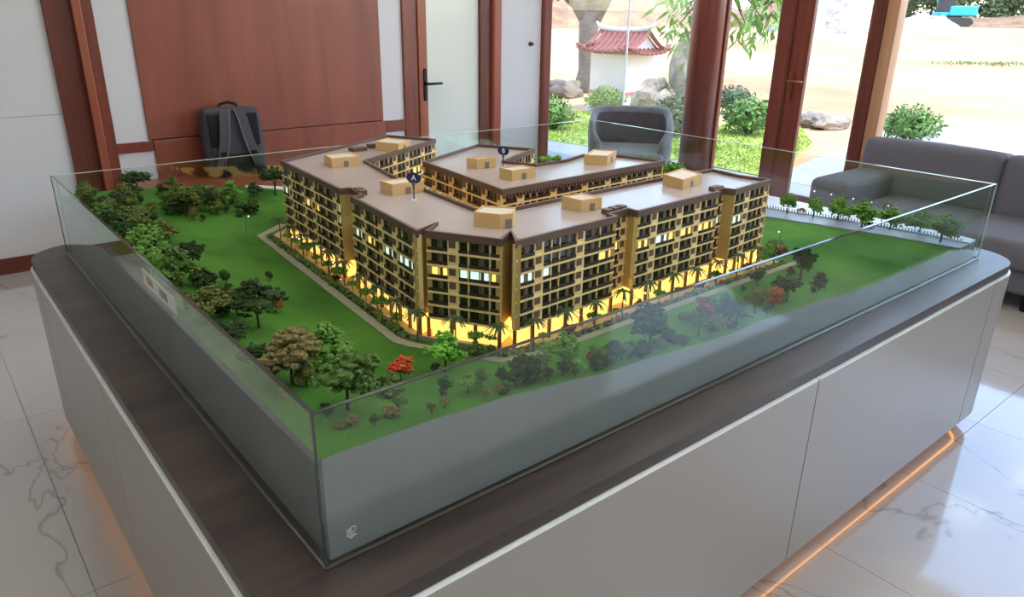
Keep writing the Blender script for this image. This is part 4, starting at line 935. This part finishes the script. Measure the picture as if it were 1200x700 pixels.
LAWNM = mat('lawn_soil', (168, 178, 88), .95, var=.25, vscale=3); BLADE = mat('grass_blade', (168, 186, 90), .8, var=.25, vscale=6)
def lawn(poly, n, label, seed):
    rng = random.Random(seed); m = MB(); m.prism(poly, -.08, -.005)
    xs = [p[0] for p in poly]; ys = [p[1] for p in poly]
    for i in range(n):
        x, y = rng.uniform(min(xs), max(xs)), rng.uniform(min(ys), max(ys))
        if not inpoly(poly, x, y): continue
        a = rng.uniform(0, 6.28); h = rng.uniform(.015, .045); w = .012
        m.add([(x-w*math.cos(a), y-w*math.sin(a), -.006), (x+w*math.cos(a), y+w*math.sin(a), -.006), (x+rng.uniform(-.05, .05), y+rng.uniform(-.05, .05), h)], [(0, 1, 2)], 1)
    tag(m.build('lawn', [LAWNM, BLADE]), label, 'grass', kind='stuff')
lawn([(6.76, 4.55), (7.62, 4.7), (9.4, 6.3), (9.5, 8.2), (8.2, 9.2), (6.2, 8.4)], 16000, 'sunlit yellow-green lawn in front of the little shrine', 1)
lawn([(6.76, 3.4), (9.2, 4.2), (10.6, 5.2), (10.4, 6.3), (8.6, 5.6), (7.62, 4.65), (6.76, 4.5)], 9000, 'sunlit lawn patch beyond the glazed double door', 2)

LEAFX = mat('shrub_leaf', (104, 140, 66), .7, var=.3, vscale=8); LEAFX2 = mat('shrub_leaf_dark', (84, 108, 76), .7, var=.3, vscale=8)
def leafy(m, c, r, n, rng, lw=.03, ll=.07, sq=.8, shell=.75):
    for i in range(n):
        d = Vector((rng.gauss(0, 1), rng.gauss(0, 1), rng.gauss(0, 1))).normalized(); k = r*rng.uniform(shell, 1.05)
        p = Vector(c)+Vector((d.x*k, d.y*k, d.z*k*sq))
        a = Vector((rng.gauss(0, 1), rng.gauss(0, 1), rng.gauss(0, .6)+.3)).normalized(); b = a.cross(d).normalized() if a.cross(d).length > .01 else a.orthogonal()
        m.add([p-b*lw*.1, p+a*ll*.5-b*lw*.5, p+a*ll, p+a*ll*.5+b*lw*.5], [(0, 1, 2, 3)])
def shrub(x, y, r, label, mt, seed, sq=.8):
    rng = random.Random(seed); t = thing('garden_shrub', label, 'shrub', (x, y, gz(x, y)))
    m = MB()
    for k in range(5):
        a = k*1.26; leafy(m, (r*.45*math.cos(a), r*.45*math.sin(a), r*.65), r*.55, 260, rng, r*.09, r*.2, sq)
    leafy(m, (0, 0, r*.85), r*.65, 420, rng, r*.09, r*.2, sq); m.build('foliage', mt, t)
    m = MB()
    for k in range(6): a = k*1.05; m.tube([(0, 0, -.02), (r*.3*math.cos(a), r*.3*math.sin(a), r*.5), (r*.55*math.cos(a), r*.55*math.sin(a), r*.9)], [.02, .014, .006], 5)
    m.build('stems', mat('shrub_bark', (92, 72, 54), .9), t)
for i, (x, y, r, l, mt) in enumerate([(7.15, 7.2, .36, 'bright green round shrub by the left window frame', LEAFX), (9.2, 8.1, .36, 'pale green shrub at the foot of the shrine', LEAFX),
        (11.3, 6.95, .36, 'dark round shrub beyond the column on the sand', LEAFX2), (9.25, 5.25, .42, 'green shrub on the lawn left of the door stile', LEAFX), (10.4, 3.47, .40, 'green bush beyond the sofa on the bare sand', LEAFX),
        (8.25, 5.75, .45, 'blue-green shrub beside the round column', LEAFX2), (8.9, 6.2, .40, 'dark clipped shrub beside the garden rocks', LEAFX2)]): shrub(x, y, r, l, mt, 40+i)

# little shrine with a tiled roof
SHW = mat('shrine_white', (200, 192, 180), .8, var=.04, vscale=4); SHR = mat('shrine_tile', (128, 58, 58), .6, var=.15, vscale=12); SHB = mat('shrine_band', (170, 112, 102), .8); SHG = mat('shrine_ridge', (196, 196, 198), .8)
shr = thing('garden_shrine', 'little white shrine with a curved red tiled roof in the garden', 'shrine', (10.0, 8.5, gz(10, 8.6)), math.radians(4))
MB().box(-.42, -.40, 0, .42, .40, 1.0).build('wall', SHW, shr, bevel=.01); MB().box(-.432, -.412, .30, .432, .412, .36).build('band', SHB, shr); MB().box(-.46, -.44, -.05, .46, .44, .05).build('plinth', SHG, shr)
def roof_z(u): return .98+.40*max(0, 1-u)**1.6+.06*max(0, u-.72)/.28
for side in (-1, 1):
    for col_ in range(10):                                  # ridge along y, slopes to -x and +x
        ya = -.60+1.20*col_/10; yb = ya+.12; ym = (ya+yb)/2
        m = MB(); vs = []; n = 8
        for k in range(n+1):
            u = k/n*1.04; x = side*.62*u; lift = .12*(abs(ym)/.60)**3*u
            z = roof_z(u)+lift
            vs += [(x, ya+.004, z), (x, ym, z+.035), (x, yb-.004, z), (x, ym, z-.03)]
        fs = [(4*k+j, 4*k+(j+1) % 4, 4*k+4+(j+1) % 4, 4*k+4+j) for k in range(n) for j in range(4)]+[(0, 1, 2, 3), (4*n+3, 4*n+2, 4*n+1, 4*n)]
        m.add(vs, fs); m.build('tile_row', SHR, shr)
for side in (-1, 1):                                        # hip skirts under the gables
    for col_ in range(9):
        xa = -.54+1.08*col_/9; xb = xa+.12; xm = (xa+xb)/2
        m = MB(); vs = []; n = 5
        for k in range(n+1):
            u = k/n; y = side*(.38+.30*u); z = 1.16-.14*u-.06*math.sin(u*3.14)+.10*(abs(xm)/.54)**3*u
            vs += [(xa+.004, y, z), (xm, y, z+.03), (xb-.004, y, z), (xm, y, z-.03)]
        fs = [(4*k+j, 4*k+(j+1) % 4, 4*k+4+(j+1) % 4, 4*k+4+j) for k in range(n) for j in range(4)]+[(0, 1, 2, 3), (4*n+3, 4*n+2, 4*n+1, 4*n)]
        m.add(vs, fs); m.build('tile_row', SHR, shr)
    MB().add([(-.36, side*.46, 1.05), (.36, side*.46, 1.05), (0, side*.46, 1.37), (-.36, side*.40, 1.05), (.36, side*.40, 1.05), (0, side*.40, 1.37)],
             [(0, 1, 2), (5, 4, 3), (0, 3, 4, 1), (1, 4, 5, 2), (2, 5, 3, 0)]).build('gable', SHG, shr)
m = MB(); m.tube([(0, -.66, 1.52), (0, -.55, 1.43), (0, -.3, 1.40), (0, 0, 1.39), (0, .3, 1.40), (0, .55, 1.43), (0, .66, 1.52)], [.02, .045, .045, .045, .045, .045, .02], 8); m.build('ridge', SHG, shr, smooth=True)

# garden rocks
ROCK = mat('garden_rock', (150, 138, 124), .9, var=.3, vscale=5, bump=.6, bscale=14)
def rock(x, y, z, sx_, sy_, sz, seed, label, mt=ROCK):
    rng = random.Random(seed); V, F = ICO[3]; off = Vector((seed*3.1, seed*1.7, 0)); vs = []
    for v in V:
        d = 1+.35*noise.noise(Vector(v)*1.3+off)+.18*noise.noise(Vector(v)*3.4+off); vs.append((v[0]*d*sx_, v[1]*d*sy_, max(-.75, v[2]*d)*sz))
    o = MB().add(vs, F).build('garden_rock', mt); o.location = (x, y, z); tag(o, label, 'rock')
GZ0 = -.03
rock(9.05, 6.95, GZ0+.30, .34, .30, .38, 1, 'rounded boulder at the left foot of the rockery'); rock(9.15, 6.65, GZ0+.22, .42, .34, .32, 2, 'broad low boulder in the middle of the rockery')
rock(9.35, 6.55, GZ0+.72, .26, .26, .62, 3, 'tall upright dark stone of the rockery'); rock(9.5, 6.5, GZ0+1.25, .30, .24, .22, 4, 'flat capping stone on top of the rockery')
rock(9.0, 6.35, GZ0+.16, .28, .24, .22, 5, 'low boulder at the right foot of the rockery'); rock(10.6, 10.7, GZ0+.14, .5, .4, .22, 6, 'dark boulder at the foot of the old tree', mat('dark_rock', (112, 100, 90), .95, var=.3, vscale=4))
rock(11.3, 6.5, GZ0+.1, .3, .2, .14, 7, 'small pale stone under the dark round shrub'); rock(11.0, 5.25, GZ0+.10, .34, .22, .15, 8, 'brown stone lying on the sand between the door stile and frame'); rock(11.1, 4.95, GZ0+.08, .42, .2, .12, 9, 'long low stone lying on the sand by the path')
fern = thing('rock_fern', 'spiky green fern growing on the rockery', 'fern', (9.02, 6.72, .42)); m = MB()
for k in range(9):
    a = math.radians(60+k*18); 
    for s in range(10):
        q = s/9; c = Vector((.05*math.cos(a*3), -.05+.30*math.cos(a)*q*.7, .08+.52*q*math.sin(a)*.6)); w = .07*(1-q*.6)
        m.add([c, c+Vector((.01, w, .03)), c+Vector((0, w*1.1, .06))], [(0, 1, 2)]); m.add([c, c+Vector((-.01, -w, .03)), c+Vector((0, -w*1.1, .06))], [(0, 1, 2)])
m.build('fronds', LEAFX2, fern)

# big old tree behind the shrine
OBARK = mat('old_bark', (104, 94, 86), .95, var=.25, vscale=6, bump=.8, bscale=18)
ot = thing('old_tree', 'large old tree with forked grey trunk behind the shrine', 'tree', (11.8, 11.15, gz(11.9, 11)))
MB().tube([(0, 0, -.1), (.02, 0, .5), (-.02, .05, 1.2), (.02, .02, 1.7)], [.36, .24, .2, .26], 14).build('trunk', OBARK, ot, smooth=True)
MB().tube([(.0, .02, 1.5), (.2, -.12, 2.1), (.26, -.2, 3.0), (.3, -.2, 4.6)], [.22, .27, .28, .2], 12).build('limb', OBARK, ot, smooth=True)
MB().tube([(.0, .02, 1.45), (-.2, .2, 1.9), (-.55, .5, 2.3), (-.75, .65, 3.0), (-.8, .7, 4.2)], [.18, .19, .2, .19, .12], 12).build('limb', OBARK, ot, smooth=True)
m = MB(); rng = random.Random(9)
for k in range(26):
    c = (rng.uniform(-2.4, 2.2), rng.uniform(-2.0, 2.4), rng.uniform(3.0, 5.6)); leafy(m, c, .6, 120, rng, .06, .16, .7, .3)
for c in ((-.7, .6, 2.1), (-.5, .4, 2.45), (-1.1, .9, 2.3), (-1.3, 1.1, 2.7), (1.3, -1.2, 2.6)): leafy(m, c, .36, 220, rng, .05, .13, .8, .3)
m.build('foliage', mat('old_tree_leaf', (92, 104, 66), .8, var=.3, vscale=5), ot)

# mango tree whose branches hang in front of the door
mt_ = thing('mango_tree', 'leafy tree with long drooping green leaves outside the door', 'tree', (7.36, 4.66, gz(7.36, 4.66)))
MB().tube([(0, 0, -.1), (.02, .01, 1.0), (0, 0, 2.0), (.05, 0, 3.0)], [.08, .065, .055, .04], 10).build('trunk', OBARK, mt_, smooth=True)
m = MB(); ml = MB(); rng = random.Random(21)
tips = []
side = Vector((.64, -.77, 0)); depth = Vector((.77, .64, 0))
for s, dz, z in ((.62, .1, 1.75), (.5, -.3, 1.6), (.72, .3, 2.0), (.35, .1, 1.55), (-.35, .1, 1.7), (-.5, -.2, 1.95), (-.45, .3, 1.5), (.2, .4, 2.2), (.85, -.1, 2.2), (-.7, .2, 2.25), (.55, .0, 2.3), (-.2, -.3, 2.3), (.3, -.5, 2.1)):
    e = side*s+depth*dz; tip = Vector((e.x, e.y, z)); st_ = Vector((0, 0, z+.15)); m.tube([st_, (st_+tip)/2+Vector((0, 0, .22)), tip], [.022, .014, .006], 6); tips.append(tip)
m.build('branches', OBARK, mt_, smooth=True)
for tip in tips:
    for k in range(44):
        a = rng.uniform(0, 6.28); d = Vector((math.cos(a)*rng.uniform(.2, .8), math.sin(a)*rng.uniform(.2, .8), -rng.uniform(.15, 1.0))).normalized()
        p = tip+Vector((rng.gauss(0, .14), rng.gauss(0, .14), rng.gauss(0, .14))); l = rng.uniform(.15, .25); w = .022
        b = d.cross(Vector((rng.gauss(0, 1), rng.gauss(0, 1), rng.gauss(0, 1)))).normalized()
        ml.add([p, p+d*l*.4-b*w, p+d*l, p+d*l*.4+b*w], [(0, 1, 2, 3)])
ml.build('foliage', mat('mango_leaf', (118, 160, 62), .5, var=.3, vscale=5), mt_)

# building site: rubble heaps, excavator, truck, trees at the edge
RUB = mat('pale_rubble', (176, 166, 156), .95, var=.3, vscale=1.2, bump=.8, bscale=3); EARTH = mat('earth_bank', (150, 118, 90), .95, var=.25, vscale=.6, bump=.6, bscale=2)
def heap(x, y, rx, ry, h, seed, label, mt):
    N_ = 40; vs = []; fs = []
    for i in range(N_+1):
        for j in range(N_+1):
            u, v = i/N_*2-1, j/N_*2-1; d = math.hypot(u, v); k = max(0, 1-d*d); z = h*k**.8*(.75+.45*noise.noise(Vector((u*2+seed, v*2, 0))))+.12*h*k*noise.noise(Vector((u*9+seed, v*9, 3)))
            vs.append((u*rx, v*ry, z-.3 if k <= 0 else z-.1))
    for i in range(N_):
        for j in range(N_): a = i*(N_+1)+j; fs.append((a, a+N_+1, a+N_+2, a+1))
    o = MB().add(vs, fs).build('rubble_heap' if mt is RUB else 'earth_bank', mt); o.location = (x, y, gz(x, y)); tag(o, label, 'heap')
heap(63, 32.5, 6.5, 5.5, 4.2, 1, 'large pale rubble heap seen through the right door leaf', RUB)
heap(90.5, 37.2, 6.0, 3.5, 1.7, 2, 'white rubble heap under the excavator arm', RUB)
heap(104, 34, 7, 14, 1.5, 3, 'brown earth bank behind the excavator', EARTH)
heap(60, 52, 26, 8, 3.2, 4, 'long pale earth bank beyond the shrine', EARTH); heap(78, 44, 14, 8, 3.4, 5, 'earth bank between the rubble heaps', EARTH); heap(34, 60, 24, 8, 3.0, 6, 'earth bank at the far left of the site', EARTH)
EXC = mat('excavator_cyan', (40, 170, 190), .45); EXB = mat('excavator_dark', (62, 58, 60), .8)
ex = thing('excavator', 'cyan excavator working on the far building site', 'excavator', (93, 35.5, gz(93, 35.5)+.05), math.atan2(-.77, .64)+math.pi)
for s in (-1, 1):
    tr_ = MB().prism([(-2.1, .45), (-1.7, .0), (1.7, 0), (2.1, .45), (1.7, .95), (-1.7, .95)], -.3, .3).build('track', EXB, ex, bevel=.08); tr_.rotation_euler = (math.pi/2, 0, 0); tr_.location = (0, s*1.05, 0)
MB().box(-1.0, -.8, .5, 1.0, .8, 1.1).build('undercarriage', EXB, ex)
MB().box(-2.3, -1.25, 1.1, .6, 1.25, 2.15).build('engine_house', EXC, ex, bevel=.15, seg=3); MB().box(.6, -1.2, 1.1, 1.6, 1.2, 1.5).build('deck', EXC, ex, bevel=.08)
cb = MB().box(.1, .1, 1.5, 1.6, 1.2, 3.0).build('cab', EXB, ex, bevel=.1, seg=2)
MB().tube([(.9, -.4, 1.7), (1.5, -.4, 3.6), (2.8, -.4, 5.0), (4.2, -.4, 4.9)], [.32, .42, .36, .26], 8).build('boom', EXC, ex)
MB().tube([(4.2, -.4, 5.1), (4.9, -.4, 3.4), (5.0, -.4, 2.2)], [.3, .24, .18], 8).build('dipper_arm', EXB, ex)
MB().prism([(4.6, -.9), (5.5, -.9), (5.5, .1), (4.6, .1)], 1.2, 2.2).build('bucket', EXB, ex, bevel=.15)
TRO = mat('truck_orange', (226, 120, 60), .5)
tk = thing('dump_truck', 'orange dump truck far off behind the old tree', 'truck', (104, 92, gz(104, 92)+.9), 2.4)
MB().box(-1.9, -1.0, .9, .9, 1.0, 2.0).build('tipper', TRO, tk, bevel=.06); MB().box(1.1, -1.0, .6, 2.4, 1.0, 2.2).build('cab', TRO, tk, bevel=.12); MB().box(-1.9, -.5, .55, 2.3, .5, .85).build('chassis', EXB, tk)
MB().box(1.9, -.85, 1.4, 2.43, .85, 2.0).build('windscreen', EXB, tk)
for x in (-1.3, -.4, 1.7):
    for s in (-1, 1): MB().tube([(x, s*.85-.12, .45), (x, s*.85+.12, .45)], .45, 14).build('wheel', EXB, tk)
FARL = [mat('far_leaf_a', (84, 98, 60), .9, var=.35, vscale=.8), mat('far_leaf_b', (104, 116, 70), .9, var=.35, vscale=.8)]
rng = random.Random(77)
def far_tree(x, y, h, label, mt):
    t = thing('site_tree', label, 'tree', (x, y, gz(x, y)), rng.uniform(0, 6), 'trees at the edge of the site'); m = MB(); seen.setdefault(label, []).append(t)
    for k in range(11):
        a = rng.uniform(0, 6.28); q = rng.uniform(0, .36)*h; leafy(m, (q*math.cos(a), q*math.sin(a), h*rng.uniform(.12, .82)), h*.22, 80, rng, h*.05, h*.09, .9, .4)
    m.build('foliage', mt, t); MB().tube([(0, 0, -1.5), (0, 0, h*.7)], [h*.03, h*.012], 6).build('trunk', OBARK, t, smooth=True)
for i in range(13):
    q = i/12; far_tree(106+rng.uniform(-1.5, 1.5)+q*2, 47-q*20+rng.uniform(-.6, .6), rng.uniform(4.5, 6.5), 'leafy green tree on the bank behind the excavator', FARL[i % 2])
for i in range(12):
    q = i/11; far_tree(30+q*62, 72-q*18+rng.uniform(-2, 2), rng.uniform(5, 8), 'hazy green tree on the far bank beyond the shrine', FARL[i % 2])
tuft = MB(); rng = random.Random(5)
for i in range(900):
    q = rng.random(); x = 30+q*6+rng.gauss(0, .5); y = 10.6-q*5.5+rng.gauss(0, .5); h = rng.uniform(.03, .10); a = rng.uniform(0, 6.28)
    tuft.add([(x-.04*math.cos(a), y-.04*math.sin(a), gz(x, y)-.02), (x+.04*math.cos(a), y+.04*math.sin(a), gz(x, y)-.02), (x+rng.uniform(-.1, .1), y+rng.uniform(-.1, .1), gz(x, y)+h)], [(0, 1, 2)])
tag(tuft.build('weeds', LEAFX), 'thin strip of weeds across the sandy site', 'weeds', kind='stuff')

# look-alikes in one place are told apart by their order there
ORD = ['first', 'second', 'third', 'fourth', 'fifth', 'sixth', 'seventh', 'eighth', 'ninth', 'tenth', 'eleventh', 'twelfth', 'thirteenth', 'fourteenth']
for lab_, L_ in seen.items():
    if len(L_) == 1:
        if 'group' in L_[0]: del L_[0]['group']
        continue
    byx = not any(w in lab_ for w in ('left pane', 'left wing', 'road', 'right pane', 'left footpath', 'excavator')) or any(w in lab_ for w in ('front slope', 'right wing', 'courtyard', 'back left hill', 'path bend', 'front corner', 'chamfered'))
    L_.sort(key=lambda o: o.location.x if byx else o.location.y)
    for i, o in enumerate(L_): o['label'] = lab_+', '+ORD[i]+(' from left' if byx else ' from the front')
